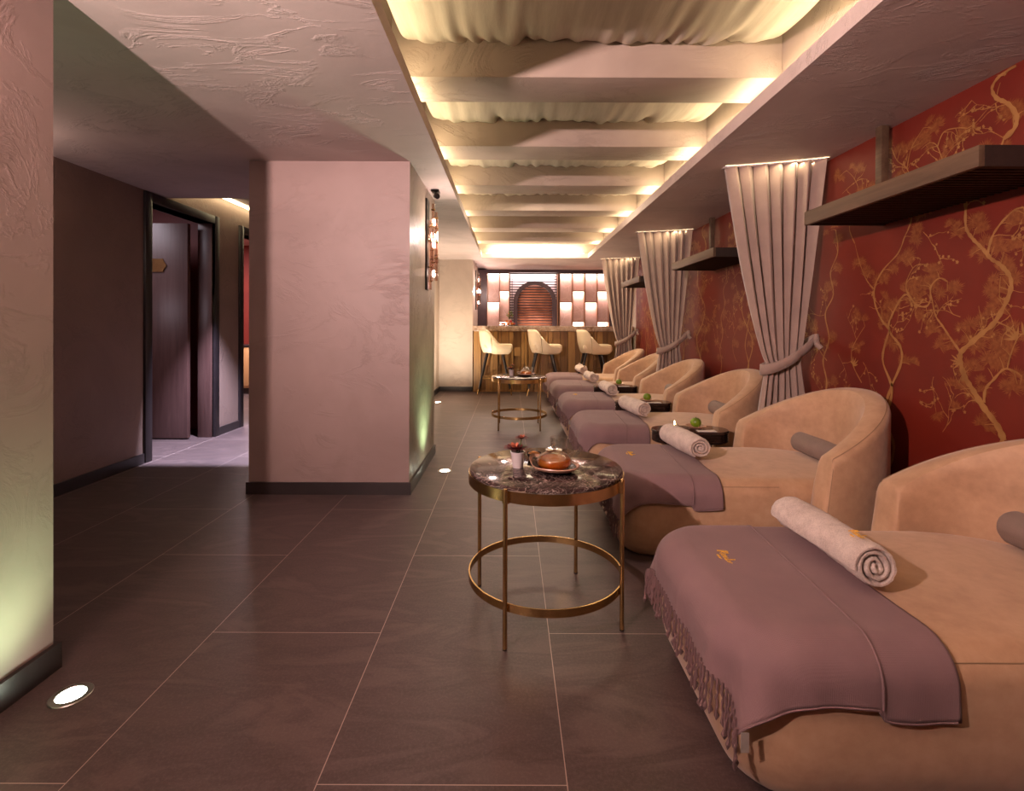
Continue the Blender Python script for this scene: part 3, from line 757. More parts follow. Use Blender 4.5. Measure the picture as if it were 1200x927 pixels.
for i, (yy, lab) in enumerate(((3.345, 'dark oval ribbed side table with lit candle, between second and third loungers'), (4.54, 'dark oval ribbed side table between the third and fourth loungers'), (5.735, 'dark oval ribbed side table between the fourth and fifth loungers'))):
    o = tray if i == 0 else copy_tree(tray); o.location = (1.18, yy, 0); tag(o, lab, 'side table', 'oval side tables between the loungers')
    w = ['second and third', 'third and fourth', 'fourth and fifth'][i]
    p = MB().lathe([(1e-4, .002), (.03, 0), (.035, .004), (.055, .012), (.066, .020), (.064, .022), (.052, .015), (.03, .008), (1e-4, .007)], 28).build('saucer', M['dish_rim'], loc=(1.22, yy, .4215))
    tag(p, 'small glazed saucer holding a lime between the '+w+' loungers', 'plate', 'lime saucers on the side tables')
    l = thing('lime', 'green lime on the saucer between the '+w+' loungers', 'fruit', (1.22, yy, .4295), 0, 'limes on the side tables')
    MB().lathe([(1e-4, 0), (.012, .002), (.026, .011), (.034, .026), (.035, .036), (.030, .052), (.018, .062), (.006, .064), (1e-4, .061)], 24).build('peel', M['lime'], l)
    MB().cyl(0, 0, .060, .068, .0025, 8).build('stalk', M['leaf'], l)
    c = MB().box(-.055, .055, -.035, .035, 0, .003, bev=.001).build('card', M['card'], loc=(1.26, yy-.076, .4215)); c.scale = (1.1, .75, 1)
    tag(c, 'white card lying at the front of the side table between the '+w+' loungers', 'card', 'white cards on the side tables')
cd = thing('tealight_candle', 'small lit candle glowing on the nearest oval side table', 'candle', (1.08, 3.345, .4215))
MB().lathe([(1e-4, .001), (.022, .001), (.024, .004), (.024, .03), (.022, .03), (.0215, .006), (1e-4, .006)], 24).build('glass_cup', M['glass'], cd)
MB().cyl(0, 0, .0075, .021, .019, 20).build('wax', M['white'], cd)
MB().lathe([(1e-4, .022), (.004, .027), (.0052, .034), (.003, .045), (1e-4, .054)], 12).build('flame', M['flame'], cd)

# ------------------------------------------------------------------ round brass tables
def make_round_table(metal):
    r = thing('round_table', 'x', 'table'); Rr = .302
    m = MB(); m.lathe([(1e-4, .534), (.286, .534), (.294, .537), (.296, .543), (.294, .549), (.288, .552), (1e-4, .552)], 72); m.build('marble_top', M['marble'], r)
    m = MB(); m.lathe([(.288, .498), (.3, .498), (.3, .537), (.2965, .537), (.2965, .5335), (.288, .5335), (.288, .498)], 72); m.build('top_ring', metal, r)
    m = MB(); m.lathe([(.294, .126), (.299, .126), (.299, .154), (.294, .154), (.294, .126)], 72); m.build('foot_ring', metal, r)
    for k in range(4):
        a = PI/2*k; x, y = .308*math.cos(a), .308*math.sin(a)
        lg = MB().lathe([(1e-4, 0), (.007, 0), (.008, .003), (.008, .541), (.0065, .546), (1e-4, .547)], 16, (x, y, 0)).build('leg', metal, r)
        m = MB(); c, s = math.cos(a), math.sin(a); w = .013
        vs = [(.2995*c+d*s*w, .2995*s-d*c*w, z) for d in (-1, 1) for z in (.497, .538)]+[(.3125*c+d*s*w*.75, .3125*s-d*c*w*.75, z) for d in (-1, 1) for z in (.497, .538)]
        m.add(vs, [(0,1,3,2),(4,6,7,5),(0,4,5,1),(2,3,7,6),(0,2,6,4),(1,5,7,3)]); m.build('clip', metal, lg, smooth=False)
        MB().cyl(x, y, 0, .004, .0088, 12).build('foot_pad', M['black'], lg)
    return r
def make_plant(tall=1):
    r = thing('potted_flower', 'x', 'plant')
    MB().lathe([(1e-4, .0), (.019, .0), (.0205, .002), (.027, .056), (.0285, .058), (.0285, .062), (.0265, .062), (.0245, .05), (1e-4, .048)], 28).build('pot', M['white'], r)
    rr = random.Random(3)
    def bloom(cx, cy, cz, R, tilt):
        m = MB()
        for ring, (n, rad, lift) in enumerate(((7, 1.0, .15), (6, .72, .45), (5, .42, .8))):
            for k in range(n):
                a = 2*PI*k/n+ring*.4; L = R*rad; w = L*.42; vs = []
                for t, ww, up in ((0, .15, 0), (.4, .9, .12), (.75, 1, .3*lift+.12), (1, .35, lift*.5+.1)):
                    for s in (-1, 0, 1):
                        x = math.cos(a)*L*t-math.sin(a)*w*ww*s; y = math.sin(a)*L*t+math.cos(a)*w*ww*s
                        vs.append((cx+x+tilt[0]*up*R, cy+y+tilt[1]*up*R, cz+up*R*1.1+(.05*R if s else 0)))
                m.add(vs, [(3*i+j, 3*i+j+1, 3*i+j+4, 3*i+j+3) for i in range(3) for j in range(2)], 1 if ring == 2 else 0)
        return m
    bloom(-.008, -.006, .070, .046, (-.3, -.5)).build('flower', [M['petal'], M['petal_c']], r, fix=False)
    bloom(.014, .006, .108, .027, (.2, -.2)).build('flower', [M['petal'], M['petal_c']], r, fix=False)
    m = MB()
    m.tube([(0, 0, .05), (-.004, -.003, .07)], .003); m.tube([(.004, .002, .05), (.014, .006, .110)], .0025)
    for k in range(11):
        a = rr.uniform(0, 6.28); L = rr.uniform(.025, .042); z = rr.uniform(.052, .08); up = rr.uniform(-.004, .02); w = .009; vs = []
        if k < 3: a = rr.uniform(-.6, .5); z = .075; L = .04
        for t, ww in ((0, .1), (.35, 1), (.7, .8), (1, .05)):
            for s in (-1, 1): vs.append((math.cos(a)*L*t-math.sin(a)*w*ww*s, math.sin(a)*L*t+math.cos(a)*w*ww*s, z+up*math.sin(t*2)))
        m.add(vs, [(2*i, 2*i+1, 2*i+3, 2*i+2) for i in range(3)])
    m.build('foliage', M['leaf'], r, fix=False)
    return r
def make_dish():
    r = thing('leaf_dish', 'x', 'dish'); m = MB(); nu, nv = 48, 10
    def ring(k, t, dz, sc):
        a = 2*PI*k/nu; c, s = math.cos(a), math.sin(a)
        Lx = .112 if c > 0 else .100; Ly = .088*(1-.25*(-c if c < 0 else 0))
        x = Lx*c*abs(c)**.0*t*sc; y = Ly*s*t*sc*(1 if c > 0 else (1-.30*c*c))
        lip = .018*max(0, -c)**2
        return (x, y, dz+(.012+lip)*t**3)
    vs = []; prof = [(0.02, 0, 1), (.45, 0, 1), (.62, .001, 1), (.78, .004, 1), (.92, .009, 1), (1, .015, 1), (.985, .0185, 1), (.9, .0135, 1), (.72, .008, 1), (.4, .005, 1), (.02, .005, 1)]
    for t, z, sc in prof:
        for k in range(nu): vs.append(ring(k, t, z, sc))
    fs = [(i*nu+k, i*nu+(k+1) % nu, (i+1)*nu+(k+1) % nu, (i+1)*nu+k) for i in range(len(prof)-1) for k in range(nu)]
    mis = [1 if 4 <= i <= 6 else 0 for i in range(len(prof)-1) for k in range(nu)]
    m.add(vs, fs); m.mi = mis; m.build('bowl', [M['dish'], M['dish_rim']], r)
    return r
def make_sugar():
    r = thing('sugar_bowl', 'x', 'bowl')
    MB().lathe([(1e-4, 0), (.016, 0), (.026, .010), (.031, .024), (.029, .025), (.024, .013), (1e-4, .008)], 24).build('bowl', M['dish'], r)
    m = MB(); rr = random.Random(2)
    def P(i, j):
        a = 2*PI*i/20; t = j/6; R = .0265*t; return (R*math.cos(a), R*math.sin(a), .020+.010*(1-t*t)+rr.uniform(-.0012, .0012)*t)
    m.grid(P, 20, 7, closeu=True); m.build('brown_sugar', M['sugar'], r)
    return r
def make_teapot():
    r = thing('glass_teapot', 'x', 'teapot')
    out = [(1e-4, 0), (.034, 0), (.052, .006), (.062, .020), (.062, .032), (.050, .048), (.032, .058), (.026, .062), (.027, .066)]
    inn = [(.0245, .066), (.0235, .062), (.030, .056), (.0475, .046), (.0592, .032), (.0592, .021), (.050, .009), (.033, .0035), (1e-4, .0035)]
    MB().lathe(out+inn, 40).build('glass_body', M['glass'], r)
    MB().lathe([(1e-4, .0038), (.0325, .0038), (.0494, .0094), (.0588, .021), (.0588, .030), (.0545, .0385), (1e-4, .0385)], 40).build('tea', M['tea'], r)
    m = MB(); m.lathe([(1e-4, .068), (.030, .067), (.031, .069), (.024, .074), (.008, .079), (.004, .082), (.008, .087), (.008, .092), (1e-4, .096)], 28); m.build('lid', M['glass'], r)
    m = MB(); m.tube([(.052, 0, .048), (.066, 0, .060), (.084, 0, .062), (.094, 0, .050), (.090, 0, .032), (.076, 0, .022), (.062, 0, .022)], .0036, 10); m.build('handle', M['glass'], r)
    m = MB(); m.tube([(-.050, 0, .030), (-.068, 0, .036), (-.078, 0, .050), (-.086, 0, .058)], [.011, .008, .006, .005], 10); m.build('spout', M['glass'], r)
    return r
def make_cup():
    r = thing('glass_cup', 'x', 'cup')
    MB().lathe([(1e-4, 0), (.030, 0), (.0335, .003), (.0385, .078), (.0375, .0785), (.0365, .078), (.0320, .006), (1e-4, .005)], 36).build('glass_body', M['glass'], r)
    MB().tube([(.036, 0, .066), (.050, 0, .070), (.063, 0, .060), (.066, 0, .042), (.056, 0, .026), (.0345, 0, .020)], .0033, 10).build('handle', M['glass'], r)
    return r
rt = make_round_table(M['brass']); rt.location = (.136, 1.98, 0); rt.rotation_euler.z = math.radians(-120)
tag(rt, 'round brass table with dark marble top, the large one in the foreground', 'table', 'round brass tables with marble tops')
rt2 = copy_tree(rt); rt2.location = (.0875, 5.49, 0); rt2.rotation_euler.z = math.radians(-135)
tag(rt2, 'round brass table with marble top farther away, before the bar stools', 'table', 'round brass tables with marble tops')
ZT = .5525; first = True
kits = [(rt.location, 'on the foreground table', (.027-.136, 1.95-1.98), (.165-.136, 1.90-1.98), 0), (rt2.location, 'on the far table by the bar', (-.085, .03), (.075, -.02), .15)]
proto = None
for base, wh, pp, tp, rz in kits:
    if proto is None:
        proto = [make_plant(), make_dish(), make_teapot(), make_cup(), make_sugar()]; cur = proto
    else: cur = [copy_tree(o) for o in proto]
    g = 'table settings with tea'
    bx, by = base[0], base[1]
    for o, (dx, dy, dz, rot), lab, cat in zip(cur,
        [(pp[0], pp[1], 0, 0), (tp[0]-.012, tp[1]+.008, 0, -.75), (tp[0]-.003, tp[1]+.001, .0085, -.05), (tp[0]+.038, tp[1]+.235, 0, -.35), (tp[0]-.070, tp[1]+.180, 0, 0)],
        ['small white pot with dark red flower '+wh, 'dark tan-rimmed boat-shaped dish '+wh, 'squat glass teapot of amber tea '+wh, 'clear glass cup standing behind the teapot '+wh, 'little dark bowl of brown sugar '+wh],
        ['plant', 'dish', 'teapot', 'cup', 'bowl']):
        o.location = (bx+dx, by+dy, ZT+dz); o.rotation_euler = (0, 0, rot+rz); o.scale = (1.08,)*3 if cat == 'teapot' else (1, 1, 1); tag(o, lab, cat, {'plant':'potted flowers on round tables','dish':'leaf dishes on round tables','teapot':'teapots on round tables','cup':'glass cups on round tables','bowl':'sugar bowls on round tables'}[cat])

# ------------------------------------------------------------------ curtains
def make_curtain(tie_shift=0):
    r = thing('curtain', 'x', 'curtain'); m = MB(); nu, nv = 260, 90; Zt = 2.15; ZTIE = .86
    def lerp(a, b, t): return a+(b-a)*t
    def P(i, j):
        u = i/(nu-1); v = j/(nv-1); z = Zt*(1-v)+.012
        # left and right edge of the curtain at height z  (x measured from the wall)
        if z > ZTIE:
            t = (z-ZTIE)/(Zt-ZTIE); e = t**.85
            xl = lerp(-.345, -.575, t**.75); xr = lerp(-.13, -.035, t**.9); A = lerp(.016, .034, min(1, t*2.2)); yc = 0
        else:
            t = (ZTIE-z)/ZTIE; xl = lerp(-.345, -.41, min(1, t*2)); xr = lerp(-.13, -.08, min(1, t*2)); A = lerp(.016, .03, min(1, t*2))
        top = max(0, (z-ZTIE)/(Zt-ZTIE))
        x = xl+(xr-xl)*u
        y = (.085-.17*u**1.3)*top + .03*math.sin(PI*u)*(1-top)
        ph = u*2*PI*6.5+.5*math.sin(u*9)
        pl = 1-2*abs(math.sin(ph/2))**.55
        y += A*pl; x += A*.2*math.sin(ph)+.004*math.sin(3*z+u*20)
        if z < .01: z = .01
        return (x, y, z)
    m.grid(P, nu, nv); o = solidify(m.build('drape', M['curtain'], r, fix=False), .003, 0)
    # tie band looping round the gathered cloth up to the wall hook
    m = MB(); n = 56; pts = []
    for k in range(n):
        a = 2*PI*k/n; x = -.195+.175*math.cos(a) ; y = .010+.062*math.sin(a)*(1 if math.cos(a) < .3 else .8)
        xx = -.255+.125*math.cos(a) if False else x
        t = (xx+.37)/.35; z = .815+.20*max(0, t)**1.4; pts.append((xx-.01, y, z))
    hb = .034; vs = []
    for p in pts: vs += [(p[0], p[1], p[2]-hb), (p[0]*1.0-.001, p[1]*1.06, p[2]), (p[0], p[1], p[2]+hb)]
    q = 3; m.add(vs, [(k*q+i, ((k+1) % n)*q+i, ((k+1) % n)*q+i+1, k*q+i+1) for k in range(n) for i in range(q-1)])
    solidify(m.build('tieback', M['curtain'], r, fix=False), .004, 0)
    m = MB(); m.lathe([(1e-4, -.03), (.016, -.026), (.02, 0), (.014, .028), (1e-4, .03)], 14, (-.032, -.012, 1.02)); m.tube([(-.030, -.02, 1.01), (-.045, -.045, .985), (-.025, -.055, .96)], [.012, .018, .016], 8); m.build('knot', M['curtain'], r)
    m = MB(); m.cyl(0, 0, 0, .02, .012, 12); m = MB(); m.tube([(-.0, 0, 1.03), (-.03, 0, 1.03), (-.03, 0, 1.05)], .004, 8); m.build('hook', M['brass'], r)
    # recessed curved track with glowing slot
    m = MB(); pts = []
    for k in range(30):
        u = k/29; pts.append((-.60+(.60-.03)*u, .09-.18*u**1.3, ZC-.003))
    vs = []
    for x, y, z in pts: vs += [(x, y-.03, z), (x, y+.03, z)]
    m.add(vs, [(2*i, 2*i+1, 2*i+3, 2*i+2) for i in range(len(pts)-1)])
    tr = solidify(m.build('track', M['white'], r), .004, 1)
    m = MB(); vs = []
    for x, y, z in pts: vs += [(x, y-.0505, z-.001), (x, y-.0475, z-.001)]
    m.add(vs, [(2*i, 2*i+1, 2*i+3, 2*i+2) for i in range(len(pts)-1)])
    m.build('track_light', M['led'], tr, fix=False)
    return r
cu = make_curtain()
for i, (yy, lab) in enumerate(((3.30, 'dusty pink tied-back curtain nearest the viewer, left of the near shelf'), (5.66, 'dusty pink tied-back curtain in the middle of the red wall'), (7.96, 'dusty pink tied-back curtain farthest away, beside the bar counter'))):
    o = cu if i == 0 else copy_tree(cu); o.location = (XR-.012, yy, 0); tag(o, lab, 'curtain', 'tied curtains along the red wall')

# ------------------------------------------------------------------ shelves
def make_shelf():
    r = thing('wall_shelf', 'x', 'shelf'); L = 1.03; D = .43
    m = MB(); m.box(-D, -D+.022, 0, L, 1.648, 1.721, bev=.002); m.build('front_board', M['wood_dark'], r)
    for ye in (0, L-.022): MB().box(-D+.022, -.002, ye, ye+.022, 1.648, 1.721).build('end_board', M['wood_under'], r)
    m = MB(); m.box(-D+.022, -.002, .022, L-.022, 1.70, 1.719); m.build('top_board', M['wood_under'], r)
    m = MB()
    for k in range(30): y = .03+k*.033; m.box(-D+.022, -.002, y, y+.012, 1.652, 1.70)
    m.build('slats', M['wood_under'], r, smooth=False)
    MB().box(-.085, -.045, L-.10, L-.055, 1.721, ZC-.001, bev=.002).build('hanger_post', M['wood_dark'], r)
    MB().box(-.085, -.045, .06, .105, 1.721, ZC-.001, bev=.002).build('hanger_post', M['wood_dark'], r)
    return r
sh = make_shelf()
for i, (yy, lab) in enumerate(((1.73, 'dark wood box shelf hung on the red wall at the upper right edge'), (4.005, 'dark wood box shelf hung between the near and middle curtains'), (6.33, 'dark wood box shelf hung between the middle and far curtains'))):
    o = sh if i == 0 else copy_tree(sh); o.location = (XR, yy, 0); tag(o, lab, 'shelf', 'hanging shelves on the red wall')

# ------------------------------------------------------------------ bar
bar = thing('bar_counter', 'wood-panelled bar with a veined marble worktop behind the stools', 'bar', (0, 8.38, 0))
m = MB(); x = -.62; rr = random.Random(11)
while x < XR-.02:
    w = rr.choice((.055, .075, .1, .125)); w = min(w, XR-.012-x); d = rr.choice((0, .018, .038))
    tint = rr.choice((0, 0, 1)); m.box(x, x+w-.006, -d, .03, .03, 1.0, tint)
    if rr.random() < .35: zz = rr.uniform(.2, .8); m.box(x+.006, x+w-.012, -d-.02, -d, zz, zz+rr.uniform(.10, .2), 1-tint)
    x += w
m.build('front_planks', [M['wood_gold'], M['wood_gold2']], bar, smooth=False)
MB().box(-.62, XR-.012, .03, .55, 0, 1.0).build('carcass', M['black'], bar)
MB().box(-.63, XR-.012, -.005, .03, 0, .03).build('kick_board', M['wood_gold'], bar)
m = MB(); m.box(-.637, XR-.012, -.05, .56, 1.002, 1.088, bev=.006); m.build('worktop', M['counter'], bar)
# stools
def make_stool():
    r = thing('bar_stool', 'x', 'bar stool')
    make_shell(r, M['cream'], xc=.02, rad=.205, L=.13, ti=.016, to=.016, ztf=.79, slope=0, zin=.70, z0=.66, name='x', n=28, slant=0, seam=False) if False else None
    # shell: high at the rear, sweeping down to the seat front; faces +x
    m = MB(); n = 49; sec = []
    for k in range(n):
        u = k/(n-1)*2-1; a = abs(u)
        # plan: U open towards +x
        if a < .62: an = PI-u/.62*PI/2; px, py = .205*math.cos(an)*1.0, .215*math.sin(an)
        else: t = (a-.62)/.38; px, py = .29*t, .215*(1 if u < 0 else -1)*(1-.10*t); 
        if a < .62: py = .215*math.sin(PI-u/.62*PI/2)*-1*-1
        f = 1-min(1, max(0, (px+.09)/.20)); f = f*f*(3-2*f)*.6+.4*f
        zt = .785+.245*f-.02*max(0, px-.1)/.16
        col = []
        for j in range(9):
            t = j/8; z = .665+(zt-.665)*t; low = .80+.2*min(1, t*2.2)**.6; lean = -.035*f*t
            col.append((px*low+lean, py*low*(1-.08*f*t), z))
        sec.append(col)
    m.grid(lambda i, j: sec[i][j], n, 9)
    # underside
    m.add([sec[i][0] for i in range(n)]+[(.0, 0, .655)], [(i, i+1, n) for i in range(n-1)]+[(n-1, 0, n)])
    o = solidify(m.build('seat_shell', M['cream'], r), .022, -1)
    m = MB(); m.box(-.155, .30, -.175, .175, .70, .80, bev=.03); m.build('cushion', M['cream'], r)
    for sx, sy in ((-1, -1), (-1, 1), (1, -1), (1, 1)):
        lg = MB().tube([(sx*.12+.02, sy*.12, .665), (sx*.245+.02, sy*.19, .10)], [.020, .013], 12).build('leg', M['black'], r)
        MB().tube([(sx*.245+.02, sy*.19, .10), (sx*.268+.02, sy*.2025, 0.004)], [.012, .009], 12).build('leg_tip', M['brass'], lg)
    k = .262; px = .12+(.125)*(.665-k)/.565; py = .12+.07*(.665-k)/.565
    q = [(-px+.02, -py), (px+.02, -py), (px+.02, py), (-px+.02, py)]
    MB().tube([(x, y, k) for x, y in q], .008, 8, closed=True).build('footrest', M['brass'], r)
    return r
st = make_stool()
for i, (xx, lab) in enumerate(((-.28, 'cream leather bar stool at the left end of the bar'), (.50, 'cream leather bar stool in the middle of the three'), (1.28, 'cream leather bar stool nearest the loungers'))):
    o = st if i == 0 else copy_tree(st); o.location = (xx, 8.10, 0); tag(o, lab, 'bar stool', 'cream stools at the bar')

# fruit plate, cup and flower on the bar
fp = thing('fruit_platter', 'long dark platter on the left end of the bar worktop', 'platter', (-.055, 8.58, 1.0885))
MB().lathe([(1e-4, 0), (.14, 0), (.175, .010), (.17, .013), (.13, .005), (1e-4, .005)], 32, sy=.55).build('platter', M['dish'], fp)
rr = random.Random(5)
for k in range(11):
    up = k >= 8; kk = k-8 if up else k; a = kk*(2.1 if up else .785); R = .035 if up else .075; x, y = R*1.25*math.cos(a), R*.62*math.sin(a)
    o = MB().lathe([(1e-4, 0), (.017, .005), (.0255, .02), (.0245, .03), (.014, .041), (1e-4, .042)], 14).build('orange', M['orange'] if k % 4 else M['redfruit'], loc=(-.055+x, 8.58+y, 1.102+(.040 if up else 0)))
    tag(o, ('small orange fruit' if k % 4 else 'small red fruit')+' heaped on the dark platter on the bar', 'fruit', 'fruit on the bar platter' if k % 4 else 'red fruit on the bar platter')
fv = thing('flower_vase', 'white vase with yellow-green flowers behind the fruit platter', 'vase', (-.03, 8.74, 1.0885))
MB().lathe([(1e-4, 0), (.022, 0), (.03, .05), (.02, .10), (.024, .12), (.02, .12), (1e-4, .09)], 20).build('vase', M['white'], fv)
m = MB()
for k in range(7): a = rr.uniform(0, 6.28); m.tube([(0, 0, .09), (.02*math.cos(a), .02*math.sin(a), .17), (.05*math.cos(a), .04*math.sin(a), .22+rr.uniform(0, .03))], .002, 5)
m.tube([(0, 0, .1), (-.05, 0, .2), (-.09, 0, .27)], .002, 5)
m.build('stems', M['leaf'], fv)
m = MB()
for k in range(26):
    a = rr.uniform(0, 6.28); R = rr.uniform(.0, .055); m.lathe([(1e-4, -.011), (.011, 0), (1e-4, .011)], 6, (R*math.cos(a), R*math.sin(a)*.7, .20+rr.uniform(-.035, .045)), rr.choice((0, 0, 1)))
m.build('blossoms', [M['lime'], M['orange']], fv)

# lit shelving behind the bar
YBK = 9.78
bb = thing('bar_back_unit', 'wall of pink lit panels in copper-toned wooden frames behind the bar', 'shelving', (0, 0, 0))
cols = [(-.455, -.231, 'A'), (-.223, -.05, 'B'), (.927, 1.153, 'A'), (1.175, 1.386, 'B'), (1.41, 1.63, 'A'), (1.645, 1.855, 'B')]
m = MB(); zt_, zb_ = 2.09, .9
def fr(m, cl, xa, xb):
    m.box(xa, xb, YBK-.12, YBK+.02, zt_, zt_+.012)
    for x0, x1, k in cl: m.box(x0-.011, x0, YBK-.12, YBK+.02, zb_, zt_); m.box(x1, x1+.011, YBK-.12, YBK+.02, zb_, zt_)
    m.build('frame', M['wood_cab'], bb, smooth=False)
fr(MB(), cols[:2], -.466, -.039); fr(MB(), cols[2:], .90, 1.866); MB().box(.875, .893, YBK-.12, YBK+.02, zb_, zt_).build('upright', M['wood_cab'], bb, smooth=False)

m = MB(); m.box(-.64, -.466, YBK-.13, YBK+.1, 0, ZC-.001); m.box(1.866, XR-.002, YBK-.13, YBK+.1, 0, ZC-.001); m.box(-.466, 1.866, YBK-.13, YBK+.1, zt_+.012, ZC-.001); m.build('dark_surround', M['lattice'], bb, smooth=False)
celllights = []
for x0, x1, k in cols:
    sp_ = [(1.555, 2.09), (.9, 1.535)] if k == 'A' else [(1.767, 2.09), (1.18, 1.747), (.9, 1.16)]
    for z0, z1 in sp_:
        pnl = MB().box(x0, x1, YBK, YBK+.02, z0, z1).build('lit_panel', M['onyx'], bb, smooth=False)
        MB().box(x0, x1, YBK-.12, YBK, z1, z1+.02).build('cell_shelf', M['wood_cab'], pnl, smooth=False)
        MB().box(x0+.004, x1-.004, YBK-.03, YBK-.004, z1-.012, z1-.002).build('cell_light', M['led_w'], pnl, smooth=False)
        celllights.append(((x0+x1)/2, z1-.016, x1-x0))
# arched lattice screen
asx = thing('arched_screen', 'dark arched lattice screen of horizontal slats behind the bar', 'screen', (0, 0, 0))
MB().box(-.036, .868, YBK, YBK+.02, .9, 2.085).build('pale_backing', M['panel_glow'], asx, smooth=False)
m = MB()
for k in range(24): z = .93+k*.0495; m.box(-.036, .868, YBK-.115, YBK-.10, z, z+.018)
for x in (-.029, .012, .838, .862): m.box(x-.006, x+.006, YBK-.12, YBK-.10, .9, 2.085)
m.build('lattice_slats', M['lattice'], asx, smooth=False)
cx, cz, Ro, Ri = .447, 1.535, .408, .33
def arch_pts(R): return [(cx-R, .9)]+[(cx+R*math.cos(PI-PI*k/32), cz+R*math.sin(PI-PI*k/32)) for k in range(33)]+[(cx+R, .9)]
a, b = arch_pts(Ro), arch_pts(Ri); n = len(a); m = MB()
vs = [(x, YBK-.15, z) for x, z in a]+[(x, YBK-.15, z) for x, z in b]+[(x, YBK-.11, z) for x, z in a]+[(x, YBK-.11, z) for x, z in b]
m.add(vs, [(i, i+1, n+i+1, n+i) for i in range(n-1)]+[(2*n+i, 3*n+i, 3*n+i+1, 2*n+i+1) for i in range(n-1)]+[(i, 2*n+i, 2*n+i+1, i+1) for i in range(n-1)]+[(n+i, n+i+1, 3*n+i+1, 3*n+i) for i in range(n-1)])
m.build('arch_ring', M['lattice'], asx)
m = MB(); m.add([(x, YBK-.09, z) for x, z in b], [tuple(range(n))]); solidify(m.build('arch_infill', M['arch_fill'], asx, fix=False), .01, 0)
MB().box(-.03, .86, YBK-.03, YBK-.004, 2.07, 2.08).build('screen_light', M['led_w'], asx, smooth=False)

# ------------------------------------------------------------------ sconces, uplights, spot
def make_sconce():
    r = thing('crystal_sconce', 'x', 'wall light')
    MB().box(0, .014, -.055, .055, 1.37, 2.07, bev=.002).build('back_plate', M['black'], r)
    for k, (x, y, z0, z1) in enumerate(((.035, -.035, 1.37, 1.90), (.05, .01, 1.52, 2.04), (.035, .045, 1.44, 1.84), (.078, -.012, 1.44, 1.97), (.075, .036, 1.58, 1.9))):
        q = MB().lathe([(.004, z0), (.013, z0), (.013, z1), (.004, z1), (.004, z0)], 12, (x, y, 0)).build('crystal_rod', M['crystal'], r)
        m = MB()
        for zz in (z0+.06, z0+.17, z1-.16, z1-.05): m.lathe([(.0135, zz), (.0155, zz), (.0155, zz+.008), (.0135, zz+.008), (.0135, zz)], 12, (x, y, 0))
        m.build('collar', M['brass'], q)
    for z in (1.50, 1.72, 1.90): MB().lathe([(1e-4, -.03), (.010, -.022), (.013, 0), (.010, .022), (1e-4, .03)], 12, (.055, .025, z)).build('bulb', M['bulb'], r)
    return r
sc = make_sconce()
for i, (loc, lab) in enumerate((((-.66, 3.93, 0), 'crystal rod wall light on the side of the plaster column'), ((-.64, 9.0, 0), 'crystal rod wall light beside the bar back, on the left niche wall'), ((-1.45, -.14, 0), 'crystal rod wall light on the near left wall, beside the viewer'))):
    o = sc if i == 0 else copy_tree(sc); o.location = loc; tag(o, lab, 'wall light', 'crystal wall lights')
def make_up():
    r = thing('floor_uplight', 'x', 'floor light')
    MB().lathe([(.036, .0), (.052, .0), (.054, .001), (.052, .003), (.038, .004), (.036, .002)], 32).build('ring', M['steel'], r)
    MB().lathe([(1e-4, .001), (.036, .001), (.036, .0018), (1e-4, .0018)], 24).build('lens', M['uplens'], r)
    return r
up = make_up()
for i, (x, y, lab) in enumerate(((-1.298, 1.495, 'glowing round floor light at the foot of the near left wall'), (-.497, 3.813, 'glowing round floor light beside the plaster column'), (-1.04, 7.2, 'round floor light by the partition left of the bar, mostly behind the column'))):
    o = up if i == 0 else copy_tree(up); o.location = (x, y, .0005); tag(o, lab, 'floor light', 'recessed floor lights')
sp = thing('ceiling_spotlight', 'small black spotlight at the ceiling beside the column top', 'spotlight', (-.60, 4.0, ZC))
MB().box(-.03, .03, -.05, .05, -.014, 0, bev=.002).build('mount', M['black'], sp)
MB().tube([(0, .02, -.014), (0, .0, -.04), (.02, -.05, -.055)], [.008, .02, .022], 12).build('lamp_head', M['black'], sp)
MB().box(-2.86, -2.82, 4.32, 5.9, 2.345, 2.358).build('x', M['led']) if False else None
tag(MB().box(-2.87, -2.82, 4.30, 8.5, 2.346, 2.359).build('led_strip', M['led'], smooth=False), 'warm strip light along the corridor ceiling above the left wall', 'strip light')

# ------------------------------------------------------------------ lights
def area(name, loc, rot, sx, sy, power, col, spread=PI):
    l = bpy.data.lights.new(name, 'AREA'); l.shape = 'RECTANGLE'; l.size = sx; l.size_y = sy; l.energy = power; l.color = col; l.spread = spread
    o = bpy.data.objects.new(name, l); C.objects.link(o); o.location = loc; o.rotation_euler = rot; return o
def point(name, loc, power, col, r=.03):
    l = bpy.data.lights.new(name, 'POINT'); l.energy = power; l.color = col; l.shadow_soft_size = r
    o = bpy.data.objects.new(name, l); C.objects.link(o); o.location = loc; return o
def spot(name, loc, tgt, power, col, ang, blend=.5, r=.02):
    l = bpy.data.lights.new(name, 'SPOT'); l.energy = power; l.color = col; l.spot_size = math.radians(ang); l.spot_blend = blend; l.shadow_soft_size = r
    o = bpy.data.objects.new(name, l); C.objects.link(o); o.location = loc
    o.rotation_euler = (Vector(tgt)-Vector(loc)).to_track_quat('-Z', 'Y').to_euler(); return o
WARM = (1, .80, .48)
area('cove_left', (-.545, 3.4, ZC+T+.024), (PI, 0, 0), .02, 9.0, 34, WARM)
area('cove_right', (1.275, 3.4, ZC+T+.024), (PI, 0, 0), .02, 9.0, 34, WARM)
area('cove_end', (.37, 8.03, ZC+T+.02), (PI, 0, 0), 1.5, .03, 10, WARM)
PINK = (1, .74, .66)
spot('sconce_near', (-1.33, -.12, 1.84), (-.1, 2.0, 3.45), 640, (1,.70,.64), 180, 1, .035)
point('left_edge_glow', (-2.84, 2.55, 2.03), 9, (1,.72,.62), .04)  # unseen light added for the glow where ceiling meets left wall, no sconce
